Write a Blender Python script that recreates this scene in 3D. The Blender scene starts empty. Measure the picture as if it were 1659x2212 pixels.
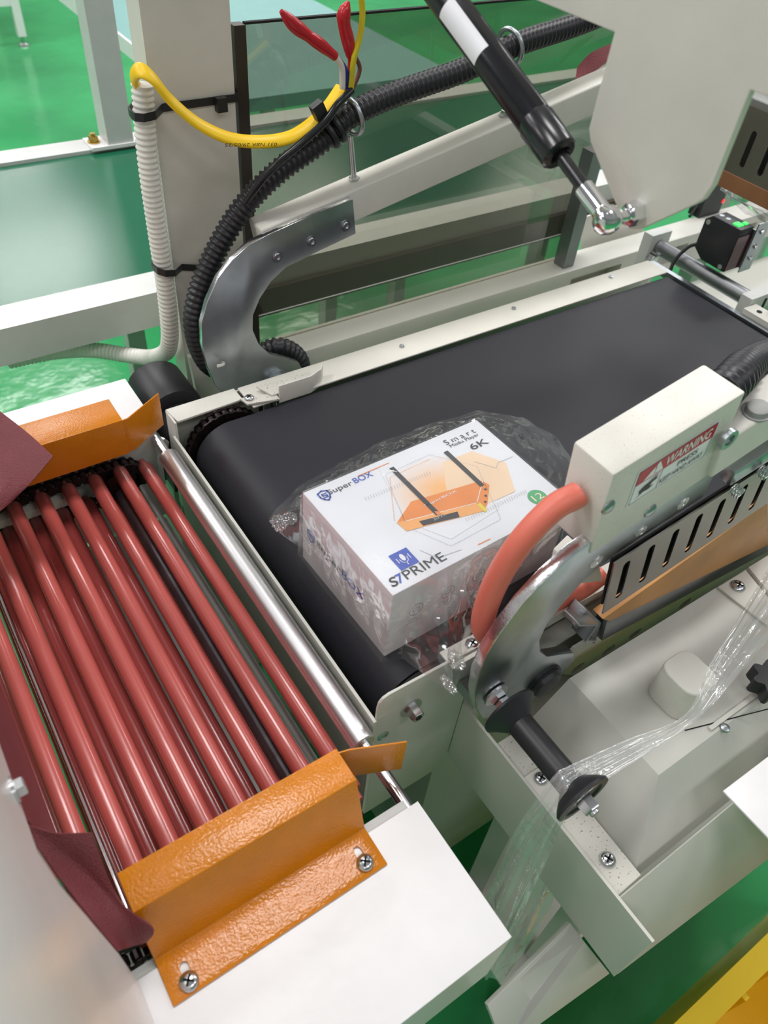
import bpy, bmesh, math, random
from mathutils import Vector, Matrix, noise

random.seed(7)
scene = bpy.context.scene
COL = scene.collection

# ------------------------------------------------------------------ camera
cam_d = bpy.data.cameras.new('camera')
cam = bpy.data.objects.new('camera', cam_d)
COL.objects.link(cam)
CAM_ROWS = ((0.8291776, -0.5535673, 0.0776389), (-0.3537503, -0.6271953, -0.6938925), (0.4328109, 0.5478953, -0.7158809))
Rw = Matrix(CAM_ROWS).transposed() @ Matrix(((1, 0, 0), (0, -1, 0), (0, 0, -1)))
cam.matrix_world = Matrix.Translation((0, 0, 1.45)) @ Rw.to_4x4()
cam_d.sensor_fit = 'VERTICAL'
cam_d.sensor_height = 36.0
cam_d.lens = 36.0 * 1655.32 / 2212.0
cam_d.clip_start = 0.01
cam_d.dof.use_dof = True
cam_d.dof.focus_distance = 0.80
cam_d.dof.aperture_fstop = 8.0
scene.camera = cam

# ------------------------------------------------------------------ world and ceiling lights
world = bpy.data.worlds.new('factory_hall_light')
scene.world = world
world.use_nodes = True
bg = world.node_tree.nodes['Background']
bg.inputs[0].default_value = (0.90, 0.93, 0.95, 1)
bg.inputs[1].default_value = 0.26

def tube_light(x, y, sx, sy, power):
    d = bpy.data.lights.new('ceiling_tube_light', 'AREA')
    d.shape = 'RECTANGLE'
    d.size = sx
    d.size_y = sy
    d.energy = power
    d.color = (1.0, 0.985, 0.975)
    o = bpy.data.objects.new('ceiling_tube_light', d)
    o.location = (x, y, 4.0)
    COL.objects.link(o)
    return o
for lx, ly in ((-4.3, 1.25), (-1.8, 1.25), (0.70, 1.25), (3.6, 1.25), (6.2, 0.6),
               (-4.3, 4.2), (-1.8, 4.2), (0.70, 4.4), (3.6, 4.6), (5.6, 3.2),
               (-4.3, 6.95), (-1.8, 6.95), (1.15, 6.95), (3.8, 6.95), (6.4, 6.0),
               (-1.8, 10.5), (1.6, 10.5), (4.6, 10.5)):
    tube_light(lx, ly, 1.3, 0.60, 48)
for lx in (-1.8, 0.75, 3.1):
    tube_light(lx, -2.0, 1.3, 0.60, 22)

scene.view_settings.view_transform = 'Standard'
scene.view_settings.look = 'None'
scene.view_settings.exposure = 0.0
scene.view_settings.gamma = 1.0
scene.view_settings.use_curve_mapping = False

# ------------------------------------------------------------------ materials
def lin(c):
    return tuple(((v / 255) / 12.92 if v / 255 <= 0.04045 else ((v / 255 + 0.055) / 1.055) ** 2.4) for v in c)

def mat(name, rgb, rough=0.5, metal=0.0, var=0.06, nscale=30, bump=0.0, bscale=200, spec=0.5, coat=0.0, emit=None, estr=1.0, speck=None):
    m = bpy.data.materials.new(name)
    m.use_nodes = True
    nt = m.node_tree
    b = nt.nodes['Principled BSDF']
    b.inputs['Roughness'].default_value = rough
    b.inputs['Metallic'].default_value = metal
    b.inputs['Specular IOR Level'].default_value = spec
    b.inputs['Coat Weight'].default_value = coat
    b.inputs['Coat Roughness'].default_value = 0.08
    c = lin(rgb)
    tc = nt.nodes.new('ShaderNodeTexCoord')
    n = nt.nodes.new('ShaderNodeTexNoise')
    n.inputs['Scale'].default_value = nscale
    n.inputs['Detail'].default_value = 4
    nt.links.new(tc.outputs['Object'], n.inputs['Vector'])
    r = nt.nodes.new('ShaderNodeValToRGB')
    r.color_ramp.elements[0].position = 0.3
    r.color_ramp.elements[1].position = 0.7
    r.color_ramp.elements[0].color = tuple(v * (1 - var) for v in c) + (1,)
    r.color_ramp.elements[1].color = tuple(min(1, v * (1 + var)) for v in c) + (1,)
    nt.links.new(n.outputs['Fac'], r.inputs['Fac'])
    out = r.outputs['Color']
    if speck:
        v = nt.nodes.new('ShaderNodeTexNoise')
        v.inputs['Scale'].default_value = speck[1]
        v.inputs['Detail'].default_value = 2
        nt.links.new(tc.outputs['Object'], v.inputs['Vector'])
        q = nt.nodes.new('ShaderNodeValToRGB')
        q.color_ramp.elements[0].position = speck[2]
        q.color_ramp.elements[1].position = speck[2] + 0.03
        q.color_ramp.elements[0].color = (0, 0, 0, 1)
        q.color_ramp.elements[1].color = (1, 1, 1, 1)
        nt.links.new(v.outputs['Fac'], q.inputs['Fac'])
        mx = nt.nodes.new('ShaderNodeMixRGB')
        mx.inputs[2].default_value = lin(speck[0]) + (1,)
        nt.links.new(q.outputs['Color'], mx.inputs[0])
        nt.links.new(out, mx.inputs[1])
        out = mx.outputs['Color']
    nt.links.new(out, b.inputs['Base Color'])
    if bump:
        bn = nt.nodes.new('ShaderNodeTexNoise')
        bn.inputs['Scale'].default_value = bscale
        bn.inputs['Detail'].default_value = 3
        nt.links.new(tc.outputs['Object'], bn.inputs['Vector'])
        bp = nt.nodes.new('ShaderNodeBump')
        bp.inputs['Strength'].default_value = bump
        bp.inputs['Distance'].default_value = 0.002
        nt.links.new(bn.outputs['Fac'], bp.inputs['Height'])
        nt.links.new(bp.outputs['Normal'], b.inputs['Normal'])
    if emit:
        b.inputs['Emission Color'].default_value = lin(emit) + (1,)
        b.inputs['Emission Strength'].default_value = estr
    return m

M = {}
M['cream'] = mat('cream_powder_coat', (222, 219, 210), 0.42, bump=0.08, bscale=350, var=0.03)
M['cream_speck'] = mat('cream_powder_coat_dusty', (222, 219, 210), 0.42, bump=0.08, bscale=350, var=0.03, speck=((170, 160, 145), 700, 0.69))
M['cream_dirty'] = mat('cream_powder_coat_dirty', (208, 205, 196), 0.5, bump=0.1, bscale=300, var=0.05, speck=((110, 104, 92), 420, 0.66))
M['grey_paint'] = mat('grey_paint', (205, 206, 203), 0.38, var=0.03, bump=0.05, bscale=350)
M['sage'] = mat('pale_machine_grey', (207, 206, 198), 0.4, var=0.04, nscale=8, bump=0.04, bscale=300)
M['white'] = mat('white_gloss_paint', (236, 234, 235), 0.28, var=0.02, bump=0.05, bscale=120)
M['white_speck'] = mat('white_gloss_paint_specks', (236, 234, 235), 0.3, var=0.02, bump=0.05, bscale=200, speck=((120, 112, 104), 500, 0.74))
M['white_plastic'] = mat('white_plastic', (232, 230, 222), 0.45, var=0.02)
M['orange'] = mat('orange_textured_paint', (216, 130, 18), 0.13, var=0.05, bump=0.24, bscale=480, nscale=50)
M['red_silicone'] = mat('red_silicone_roller', (202, 88, 78), 0.34, var=0.05, nscale=12)
M['red_silicone_low'] = mat('red_silicone_shaded', (170, 66, 62), 0.36, var=0.08, nscale=12)  # darker red standing in for shade on the lower rollers
M['red_tube'] = mat('red_silicone_tube', (224, 116, 98), 0.42, var=0.03)
M['galv'] = mat('galvanised_steel', (176, 182, 186), 0.34, 1.0, var=0.16, nscale=25, bump=0.05, bscale=120)
M['steel'] = mat('bright_steel', (205, 206, 208), 0.22, 1.0, var=0.05)
M['chrome'] = mat('chrome', (235, 235, 238), 0.06, 1.0, var=0.01)
M['alu'] = mat('satin_aluminium', (232, 230, 232), 0.36, 1.0, var=0.03, bump=0.03, bscale=600)
M['stainless'] = mat('stainless_sheet', (162, 156, 149), 0.28, 1.0, var=0.06, nscale=10)
M['alu_profile'] = mat('aluminium_profile', (150, 152, 156), 0.4, 1.0, var=0.06)
M['dark_steel'] = mat('dark_oily_shaft', (112, 106, 110), 0.30, 0.75, var=0.2, nscale=40, bump=0.06, bscale=200)
M['chain'] = mat('oily_chain', (52, 42, 42), 0.34, 0.7, var=0.3, nscale=80)
M['belt'] = mat('black_belt', (36, 36, 44), 0.48, spec=0.4, var=0.05, nscale=6, bump=0.10, bscale=1500)
M['black_plastic'] = mat('black_plastic', (34, 34, 38), 0.42, var=0.06)
M['black_gloss'] = mat('black_gloss_enamel', (30, 30, 34), 0.22, var=0.08, nscale=60)
M['black_rubber'] = mat('black_rubber', (28, 28, 31), 0.6, var=0.08)
M['void'] = mat('dark_opening', (18, 18, 18), 0.8, var=0.1)
M['hose'] = mat('black_corrugated_plastic', (33, 33, 38), 0.38, var=0.06)
M['leather'] = mat('maroon_leatherette', (128, 58, 64), 0.5, var=0.08, bump=0.7, bscale=900)
M['yellow_cable'] = mat('yellow_cable_sheath', (250, 206, 20), 0.4, var=0.03)
M['yellow_crate'] = mat('yellow_crate_plastic', (246, 205, 30), 0.42, var=0.04, nscale=10)
M['red_tape'] = mat('red_insulating_tape', (186, 28, 40), 0.25, var=0.08, bump=0.25, bscale=120)
M['wire_white'] = mat('white_wire', (226, 222, 214), 0.4)
M['wire_blue'] = mat('blue_wire', (38, 58, 150), 0.35)
M['wire_brown'] = mat('brown_wire', (110, 70, 62), 0.4)
M['wire_yellow'] = mat('yellow_green_wire', (205, 190, 30), 0.35)
M['wood'] = mat('brown_wood_strip', (190, 135, 78), 0.45, var=0.18, nscale=14)
M['brown_board'] = mat('brown_board', (134, 92, 58), 0.5, var=0.1)
M['green_belt'] = mat('green_pvc_belt', (30, 98, 70), 0.15, spec=0.45, var=0.06, nscale=6, bump=0.05, bscale=900)
M['teal'] = mat('teal_bench_mat', (116, 164, 160), 0.5, var=0.03)
M['carton'] = mat('white_carton', (238, 240, 246), 0.36, var=0.01)
M['ink'] = mat('print_black', (44, 44, 50), 0.5)
M['ink_grey'] = mat('print_grey', (176, 178, 188), 0.5)
M['ink_blue'] = mat('print_blue', (66, 92, 190), 0.5)
M['ink_orange'] = mat('print_orange', (238, 146, 66), 0.45, var=0.08, nscale=20)
M['ink_orange_light'] = mat('print_light_orange', (246, 178, 104), 0.45)
M['ink_peach'] = mat('print_peach', (248, 220, 188), 0.45, var=0.02)
M['ink_peach2'] = mat('print_pale_peach', (247, 230, 210), 0.45, var=0.02)
M['ink_green'] = mat('print_green', (74, 176, 112), 0.5)
M['ink_yellow'] = mat('print_yellow', (232, 214, 60), 0.5)
M['ink_white'] = mat('print_white', (244, 244, 246), 0.45)
M['ink_red'] = mat('print_red', (192, 30, 48), 0.4)
M['paper'] = mat('label_paper', (232, 232, 236), 0.4, var=0.02)
M['led_green'] = mat('green_led', (40, 240, 80), 0.4, emit=(40, 255, 80), estr=1.6)
M['led_red'] = mat('red_led', (255, 40, 40), 0.4, emit=(255, 30, 30), estr=2.0)
M['red_lens'] = mat('dark_red_lens', (60, 8, 14), 0.12)
M['blue_cap'] = mat('pale_blue_cap', (150, 178, 200), 0.4)
M['beam_shade'] = mat('beam_shade_brown', (70, 58, 50), 0.4)  # dark brown imitating shade on the green conveyor's front beam
M['cap_grey'] = mat('grey_plastic_cap', (158, 158, 156), 0.55, var=0.05, bump=0.2, bscale=300)
M['cut_edge'] = mat('bright_cut_steel_edge', (222, 222, 226), 0.22, 1.0, var=0.1, nscale=200, bump=0.1, bscale=500)
M['brass'] = mat('yellow_zinc_bolt', (190, 160, 84), 0.3, 1.0)

def glow_material():
    m = mat('print_orange_glow', (250, 214, 170), 0.4)
    nt = m.node_tree
    b = nt.nodes['Principled BSDF']
    tc = nt.nodes.new('ShaderNodeTexCoord')
    mp = nt.nodes.new('ShaderNodeMapping')
    mp.vector_type = 'TEXTURE'
    mp.inputs['Location'].default_value = (0.372, 0.388, 0.9425)
    mp.inputs['Scale'].default_value = (0.062, 0.045, 1)
    nt.links.new(tc.outputs['Object'], mp.inputs['Vector'])
    g = nt.nodes.new('ShaderNodeTexGradient')
    g.gradient_type = 'SPHERICAL'
    nt.links.new(mp.outputs['Vector'], g.inputs['Vector'])
    r = nt.nodes.new('ShaderNodeValToRGB')
    r.color_ramp.elements[0].color = lin((238, 240, 246)) + (1,)
    r.color_ramp.elements[1].color = lin((252, 196, 130)) + (1,)
    r.color_ramp.elements[1].position = 0.9
    nt.links.new(g.outputs['Fac'], r.inputs['Fac'])
    nt.links.new(r.outputs['Color'], b.inputs['Base Color'])
    return m
M['glow'] = glow_material()

def roller_material(name, rgb):
    m = mat(name, rgb, 0.25, var=0.05, nscale=12, coat=0.25)
    nt = m.node_tree
    b = nt.nodes['Principled BSDF']
    src = b.inputs['Base Color'].links[0].from_socket
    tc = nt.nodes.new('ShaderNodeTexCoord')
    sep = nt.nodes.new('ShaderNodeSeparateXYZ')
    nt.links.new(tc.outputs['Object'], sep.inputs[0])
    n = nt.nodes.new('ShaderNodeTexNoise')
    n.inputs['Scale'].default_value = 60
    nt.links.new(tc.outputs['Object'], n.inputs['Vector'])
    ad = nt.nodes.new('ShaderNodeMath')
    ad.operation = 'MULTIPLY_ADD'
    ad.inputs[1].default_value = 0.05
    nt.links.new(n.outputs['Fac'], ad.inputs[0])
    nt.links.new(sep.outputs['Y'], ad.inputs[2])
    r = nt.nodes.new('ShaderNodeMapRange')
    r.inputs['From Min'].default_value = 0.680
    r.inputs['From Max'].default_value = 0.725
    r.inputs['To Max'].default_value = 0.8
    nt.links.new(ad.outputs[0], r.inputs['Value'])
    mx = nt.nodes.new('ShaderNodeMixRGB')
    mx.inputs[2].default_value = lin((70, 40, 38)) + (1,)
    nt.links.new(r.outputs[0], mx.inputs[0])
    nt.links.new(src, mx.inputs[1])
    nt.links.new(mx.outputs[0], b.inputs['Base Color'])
    return m
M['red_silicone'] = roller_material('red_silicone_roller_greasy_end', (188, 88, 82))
M['red_silicone_low'] = roller_material('red_silicone_return_greasy_end', (180, 80, 76))  # base red darkened as shade on the return row; greasy ends are dirt

def glassy(name, tint, refl=1.0, rough=0.05, haze=0.0, bump=0.0, bscale=40, base=0.05):
    m = bpy.data.materials.new(name)
    m.use_nodes = True
    nt = m.node_tree
    nt.nodes.clear()
    out = nt.nodes.new('ShaderNodeOutputMaterial')
    tr = nt.nodes.new('ShaderNodeBsdfTransparent')
    tr.inputs[0].default_value = tint + (1,)
    gl = nt.nodes.new('ShaderNodeBsdfGlossy')
    gl.inputs['Color'].default_value = (refl, refl, refl, 1)
    gl.inputs['Roughness'].default_value = rough
    df = nt.nodes.new('ShaderNodeBsdfDiffuse')
    df.inputs[0].default_value = (0.9, 0.92, 0.92, 1)
    lw = nt.nodes.new('ShaderNodeLayerWeight')
    lw.inputs['Blend'].default_value = 0.5
    pw = nt.nodes.new('ShaderNodeMath')
    pw.operation = 'POWER'
    pw.inputs[1].default_value = 3.0
    nt.links.new(lw.outputs['Facing'], pw.inputs[0])
    fr = nt.nodes.new('ShaderNodeMath')
    fr.operation = 'MULTIPLY_ADD'
    fr.inputs[1].default_value = 0.75
    fr.inputs[2].default_value = base
    nt.links.new(pw.outputs[0], fr.inputs[0])
    mx0 = nt.nodes.new('ShaderNodeMixShader')
    mx0.inputs[0].default_value = haze
    mx = nt.nodes.new('ShaderNodeMixShader')
    nt.links.new(tr.outputs[0], mx0.inputs[1])
    nt.links.new(df.outputs[0], mx0.inputs[2])
    nt.links.new(fr.outputs[0], mx.inputs[0])
    nt.links.new(mx0.outputs[0], mx.inputs[1])
    nt.links.new(gl.outputs[0], mx.inputs[2])
    if bump:
        tc = nt.nodes.new('ShaderNodeTexCoord')
        n = nt.nodes.new('ShaderNodeTexNoise')
        n.inputs['Scale'].default_value = bscale
        n.inputs['Detail'].default_value = 3
        n.inputs['Distortion'].default_value = 1.5
        nt.links.new(tc.outputs['Object'], n.inputs['Vector'])
        bp = nt.nodes.new('ShaderNodeBump')
        bp.inputs['Strength'].default_value = bump
        bp.inputs['Distance'].default_value = 0.01
        nt.links.new(n.outputs['Fac'], bp.inputs['Height'])
        nt.links.new(bp.outputs['Normal'], gl.inputs['Normal'])
        nt.links.new(bp.outputs['Normal'], lw.inputs['Normal'])
    nt.links.new(mx.outputs[0], out.inputs[0])
    return m
M['tinted'] = glassy('smoked_acrylic', (0.60, 0.60, 0.545), 1.0, 0.02, 0.02)
M['film'] = glassy('clear_film', (0.975, 0.975, 0.975), 1.0, 0.09, 0.045, 0.15, 18, 0.11)
M['film_thick'] = glassy('clear_film_gathered', (0.93, 0.94, 0.935), 1.0, 0.14, 0.22, 0.25, 30, 0.14)

def floor_material():
    m = bpy.data.materials.new('green_epoxy_floor')
    m.use_nodes = True
    nt = m.node_tree
    b = nt.nodes['Principled BSDF']
    tc = nt.nodes.new('ShaderNodeTexCoord')
    n = nt.nodes.new('ShaderNodeTexNoise')
    n.inputs['Scale'].default_value = 1.6
    n.inputs['Detail'].default_value = 5
    nt.links.new(tc.outputs['Object'], n.inputs['Vector'])
    r = nt.nodes.new('ShaderNodeValToRGB')
    r.color_ramp.elements[0].position = 0.35
    r.color_ramp.elements[1].position = 0.62
    r.color_ramp.elements[0].color = lin((56, 150, 92)) + (1,)
    r.color_ramp.elements[1].color = lin((64, 172, 104)) + (1,)
    nt.links.new(n.outputs['Fac'], r.inputs['Fac'])
    nt.links.new(r.outputs['Color'], b.inputs['Base Color'])
    b.inputs['Roughness'].default_value = 0.16
    bn = nt.nodes.new('ShaderNodeTexNoise')
    bn.inputs['Scale'].default_value = 14
    bn.inputs['Detail'].default_value = 3
    nt.links.new(tc.outputs['Object'], bn.inputs['Vector'])
    bp = nt.nodes.new('ShaderNodeBump')
    bp.inputs['Strength'].default_value = 0.12
    bp.inputs['Distance'].default_value = 0.02
    nt.links.new(bn.outputs['Fac'], bp.inputs['Height'])
    nt.links.new(bp.outputs['Normal'], b.inputs['Normal'])
    return m
M['floor'] = floor_material()

# ------------------------------------------------------------------ geometry helpers
V = Vector

def finish(bm, name, m, parent=None, angle=35, recalc=True):
    if recalc:
        bmesh.ops.recalc_face_normals(bm, faces=bm.faces[:])
    ca = math.radians(angle)
    for f in bm.faces:
        f.smooth = True
    for e in bm.edges:
        if len(e.link_faces) == 2:
            e.smooth = e.calc_face_angle(0.0) < ca
    me = bpy.data.meshes.new(name)
    bm.to_mesh(me)
    bm.free()
    mm = m if isinstance(m, (list, tuple)) else [m]
    for k in mm:
        me.materials.append(M[k])
    return link(name, me, parent)

def link(name, me, parent=None):
    o = bpy.data.objects.new(name, me)
    COL.objects.link(o)
    if parent:
        o.parent = parent
        o.matrix_parent_inverse = parent.matrix_world.inverted() if parent.type != 'EMPTY' else Matrix.Translation(-parent.location)
    return o

def tag(o, label=None, cat=None, group=None, kind=None):
    if label: o['label'] = label
    if cat: o['category'] = cat
    if group: o['group'] = group
    if kind: o['kind'] = kind
    return o

def thing(name, label, cat, loc=(0, 0, 0), group=None):
    o = bpy.data.objects.new(name, None)
    o.empty_display_size = 0.05
    o.location = loc
    COL.objects.link(o)
    return tag(o, label, cat, group)

def bevel(bm, w, seg=2, amin=25):
    if w <= 0:
        return
    es = [e for e in bm.edges if len(e.link_faces) == 2 and e.calc_face_angle(0.0) > math.radians(amin)]
    bmesh.ops.bevel(bm, geom=es, offset=w, segments=seg, affect='EDGES', clamp_overlap=True, profile=0.5)

def b_box(bm, x0, x1, y0, y1, z0, z1):
    vs = [bm.verts.new(p) for p in ((x0, y0, z0), (x1, y0, z0), (x1, y1, z0), (x0, y1, z0), (x0, y0, z1), (x1, y0, z1), (x1, y1, z1), (x0, y1, z1))]
    for q in ((3, 2, 1, 0), (4, 5, 6, 7), (0, 1, 5, 4), (1, 2, 6, 5), (2, 3, 7, 6), (3, 0, 4, 7)):
        bm.faces.new([vs[i] for i in q])

def box(name, x0, x1, y0, y1, z0, z1, m, parent=None, bv=0.0015):
    bm = bmesh.new()
    b_box(bm, x0, x1, y0, y1, z0, z1)
    bevel(bm, bv)
    return finish(bm, name, m, parent)

def b_prism(bm, pts, vec):
    vec = V(vec)
    a = [bm.verts.new(V(p)) for p in pts]
    b = [bm.verts.new(V(p) + vec) for p in pts]
    n = len(pts)
    bm.faces.new(a)
    bm.faces.new(b[::-1])
    for i in range(n):
        j = (i + 1) % n
        bm.faces.new((a[j], a[i], b[i], b[j]))

def prism(name, pts, vec, m, parent=None, bv=0.0):
    bm = bmesh.new()
    b_prism(bm, pts, vec)
    bmesh.ops.recalc_face_normals(bm, faces=bm.faces[:])
    bevel(bm, bv)
    return finish(bm, name, m, parent)

def frame(d, hint=None):
    d = V(d).normalized()
    h = V(hint) if hint else (V((0, 0, 1)) if abs(d.z) < 0.9 else V((1, 0, 0)))
    a = h.cross(d).normalized()
    b = d.cross(a).normalized()
    return a, b, d

def b_lathe(bm, p0, d, prof, seg=20, cap=True, mi=0):
    a, b, d = frame(d)
    p0 = V(p0)
    rings = []
    for t, r in prof:
        c = p0 + d * t
        if r < 1e-6:
            rings.append([bm.verts.new(c)])
        else:
            rings.append([bm.verts.new(c + (a * math.cos(2 * math.pi * k / seg) + b * math.sin(2 * math.pi * k / seg)) * r) for k in range(seg)])
    fs = []
    for r0, r1 in zip(rings, rings[1:]):
        for k in range(seg):
            j = (k + 1) % seg
            if len(r0) == 1 and len(r1) == 1:
                continue
            if len(r0) == 1:
                fs.append(bm.faces.new((r0[0], r1[k], r1[j])))
            elif len(r1) == 1:
                fs.append(bm.faces.new((r0[k], r0[j], r1[0])))
            else:
                fs.append(bm.faces.new((r0[k], r0[j], r1[j], r1[k])))
    if cap:
        for rr in (rings[0], rings[-1]):
            if len(rr) > 2:
                fs.append(bm.faces.new(rr))
    for f in fs:
        f.material_index = mi
    return rings

def lathe(name, p0, d, prof, m, parent=None, seg=20):
    bm = bmesh.new()
    b_lathe(bm, p0, d, prof, seg)
    return finish(bm, name, m, parent)

def cyl(name, p0, p1, r, m, parent=None, seg=20, bv=0.0006):
    d = V(p1) - V(p0)
    L = d.length
    bv = min(bv, r * 0.3)
    return lathe(name, p0, d, [(0, r - bv), (bv, r), (L - bv, r), (L, r - bv)], m, parent, seg)

def spline(pts, n=12):
    P = [V(p) for p in pts]
    P = [P[0] * 2 - P[1]] + P + [P[-1] * 2 - P[-2]]
    out = []
    for i in range(1, len(P) - 2):
        p0, p1, p2, p3 = P[i - 1:i + 3]
        for k in range(n):
            t = k / n
            out.append(0.5 * ((2 * p1) + (p2 - p0) * t + (2 * p0 - 5 * p1 + 4 * p2 - p3) * t * t + (3 * p1 - p0 - 3 * p2 + p3) * t ** 3))
    out.append(P[-2])
    return out

def resample(pts, step):
    out = [pts[0]]
    acc = 0.0
    for a, b in zip(pts, pts[1:]):
        L = (b - a).length
        if L < 1e-9:
            continue
        pos = step - acc
        while pos <= L:
            out.append(a.lerp(b, pos / L))
            pos += step
        acc = (acc + L) % step
    return out

def b_tube(bm, pts, rad, seg=12, flat=None, hint=None, cap=True):
    n = len(pts)
    rings = []
    up = None
    for i, p in enumerate(pts):
        d = (pts[min(i + 1, n - 1)] - pts[max(i - 1, 0)]).normalized()
        if hint:
            a = V(hint).cross(d).normalized()
        elif up is None:
            a = frame(d)[0]
        else:
            a = (up - d * up.dot(d)).normalized()
        up = a
        b = d.cross(a)
        r = rad[i] if isinstance(rad, (list, tuple)) else rad
        ra, rb = (r, r) if not flat else (r * flat, r)
        rings.append([bm.verts.new(p + a * math.cos(2 * math.pi * k / seg) * ra + b * math.sin(2 * math.pi * k / seg) * rb) for k in range(seg)])
    for r0, r1 in zip(rings, rings[1:]):
        for k in range(seg):
            j = (k + 1) % seg
            bm.faces.new((r0[k], r0[j], r1[j], r1[k]))
    if cap:
        bm.faces.new(rings[0][::-1])
        bm.faces.new(rings[-1])

def tube(name, pts, r, m, parent=None, seg=12, n=10, flat=None, hint=None, straight=False):
    P = [V(p) for p in pts] if straight else spline(pts, n)
    bm = bmesh.new()
    if isinstance(r, (list, tuple)):
        k = len(P)
        r = [r[min(int(i / (k - 1) * (len(r) - 1)), len(r) - 2)] * (1 - ((i / (k - 1) * (len(r) - 1)) - min(int(i / (k - 1) * (len(r) - 1)), len(r) - 2))) + r[min(int(i / (k - 1) * (len(r) - 1)), len(r) - 2) + 1] * ((i / (k - 1) * (len(r) - 1)) - min(int(i / (k - 1) * (len(r) - 1)), len(r) - 2)) for i in range(k)]
    b_tube(bm, P, r, seg, flat, hint)
    return finish(bm, name, m, parent, 60)

def corrugated(name, pts, r, pitch, amp, m, parent=None, seg=16):
    P = resample(spline(pts, 16), pitch / 4)
    rad = [r if (i % 4) in (0, 1) else (r - amp) for i in range(len(P))]
    bm = bmesh.new()
    b_tube(bm, P, rad, seg)
    return finish(bm, name, m, parent, 80)

def sheet(name, prof, vec, th, m, parent=None, bv=0.0006):
    bm = bmesh.new()
    vec = V(vec)
    a = [bm.verts.new(V(p)) for p in prof]
    b = [bm.verts.new(V(p) + vec) for p in prof]
    for i in range(len(prof) - 1):
        bm.faces.new((a[i], a[i + 1], b[i + 1], b[i]))
    bmesh.ops.recalc_face_normals(bm, faces=bm.faces[:])
    bmesh.ops.solidify(bm, geom=bm.faces[:], thickness=th)
    bmesh.ops.recalc_face_normals(bm, faces=bm.faces[:])
    bevel(bm, bv, 2)
    return finish(bm, name, m, parent)

def torus(name, c, normal, R, r, m, parent=None, seg=28, s2=10, arc=1.0):
    a, b, d = frame(normal)
    c = V(c)
    n = int(seg * arc)
    P = [c + (a * math.cos(2 * math.pi * k / seg) + b * math.sin(2 * math.pi * k / seg)) * R for k in range(n + 1)]
    bm = bmesh.new()
    b_tube(bm, P, r, s2, hint=None)
    return finish(bm, name, m, parent, 70)

def cut(o, cutters):
    """subtract the cutter bodies from o, bake the result and remove the cutters"""
    for c in cutters:
        md = o.modifiers.new('cut', 'BOOLEAN')
        md.operation = 'DIFFERENCE'
        md.solver = 'EXACT'
        md.object = c
    dg = bpy.context.evaluated_depsgraph_get()
    me = bpy.data.meshes.new_from_object(o.evaluated_get(dg))
    o.modifiers.clear()
    o.data = me
    bm = bmesh.new()
    bm.from_mesh(me)
    for f in bm.faces:
        f.smooth = True
    for e in bm.edges:
        if len(e.link_faces) == 2:
            e.smooth = e.calc_face_angle(0.0) < math.radians(35)
    bm.to_mesh(me)
    bm.free()
    for c in cutters:
        bpy.data.objects.remove(c, do_unlink=True)
    return o

def slot_cutter(p0, p1, r, depth_vec):
    """stadium-shaped body from p0 to p1, swept along depth_vec both ways"""
    p0, p1, dv = V(p0), V(p1), V(depth_vec)
    a = (p1 - p0)
    a = a.normalized() if a.length > 1e-6 else frame(dv)[0]
    b = dv.normalized().cross(a).normalized()
    pts = []
    for k in range(9):
        t = -math.pi / 2 + math.pi * k / 8
        pts.append(p1 + (a * math.cos(t) + b * math.sin(t)) * r - dv)
    for k in range(9):
        t = math.pi / 2 + math.pi * k / 8
        pts.append(p0 + (a * math.cos(t) + b * math.sin(t)) * r - dv)
    bm = bmesh.new()
    b_prism(bm, pts, dv * 2)
    return finish(bm, 'cutter', 'void')

def pan_screw(p, n, r, parent, name='screw', twist=0.4, m='steel'):
    bm = bmesh.new()
    b_lathe(bm, p, n, [(0, r), (r * 0.22, r), (r * 0.45, r * 0.85), (r * 0.6, r * 0.5), (r * 0.64, 0)], 20)
    a, b, d = frame(n)
    for k in range(2):
        t = twist + k * math.pi / 2
        u = a * math.cos(t) + b * math.sin(t)
        w = d.cross(u)
        c = V(p) + d * r * 0.52
        L, W, H = r * 0.55, r * 0.11, r * 0.14
        q = [c + u * L + w * W, c - u * L + w * W, c - u * L - w * W, c + u * L - w * W]
        n0 = len(bm.faces)
        b_prism(bm, q, d * H)
        bm.faces.ensure_lookup_table()
        for f in bm.faces[n0:]:
            f.material_index = 1
    return finish(bm, name, [m, 'void'], parent)

def hex_bolt(p, n, r, h, parent, name='bolt', washer=1.6, m='steel', sock=False):
    bm = bmesh.new()
    if washer:
        b_lathe(bm, p, n, [(0, r * washer), (r * 0.25, r * washer)], 24)
        p = V(p) + V(n).normalized() * r * 0.25
    b_lathe(bm, p, n, [(0, r), (h * 0.85, r), (h, r * 0.88)], 6)
    if sock:
        b_lathe(bm, V(p) + V(n).normalized() * h, n, [(0, r * 0.5), (0.0004, r * 0.5)], 6, mi=1)
    return finish(bm, name, [m, 'void'], parent)

def rivet(p, n, r, parent, name='screw', m='galv'):
    bm = bmesh.new()
    b_lathe(bm, p, n, [(0, r), (r * 0.25, r * 0.95), (r * 0.4, r * 0.6), (r * 0.38, r * 0.5), (r * 0.2, r * 0.45), (r * 0.2, 0)], 18)
    return finish(bm, name, m, parent)

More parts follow.
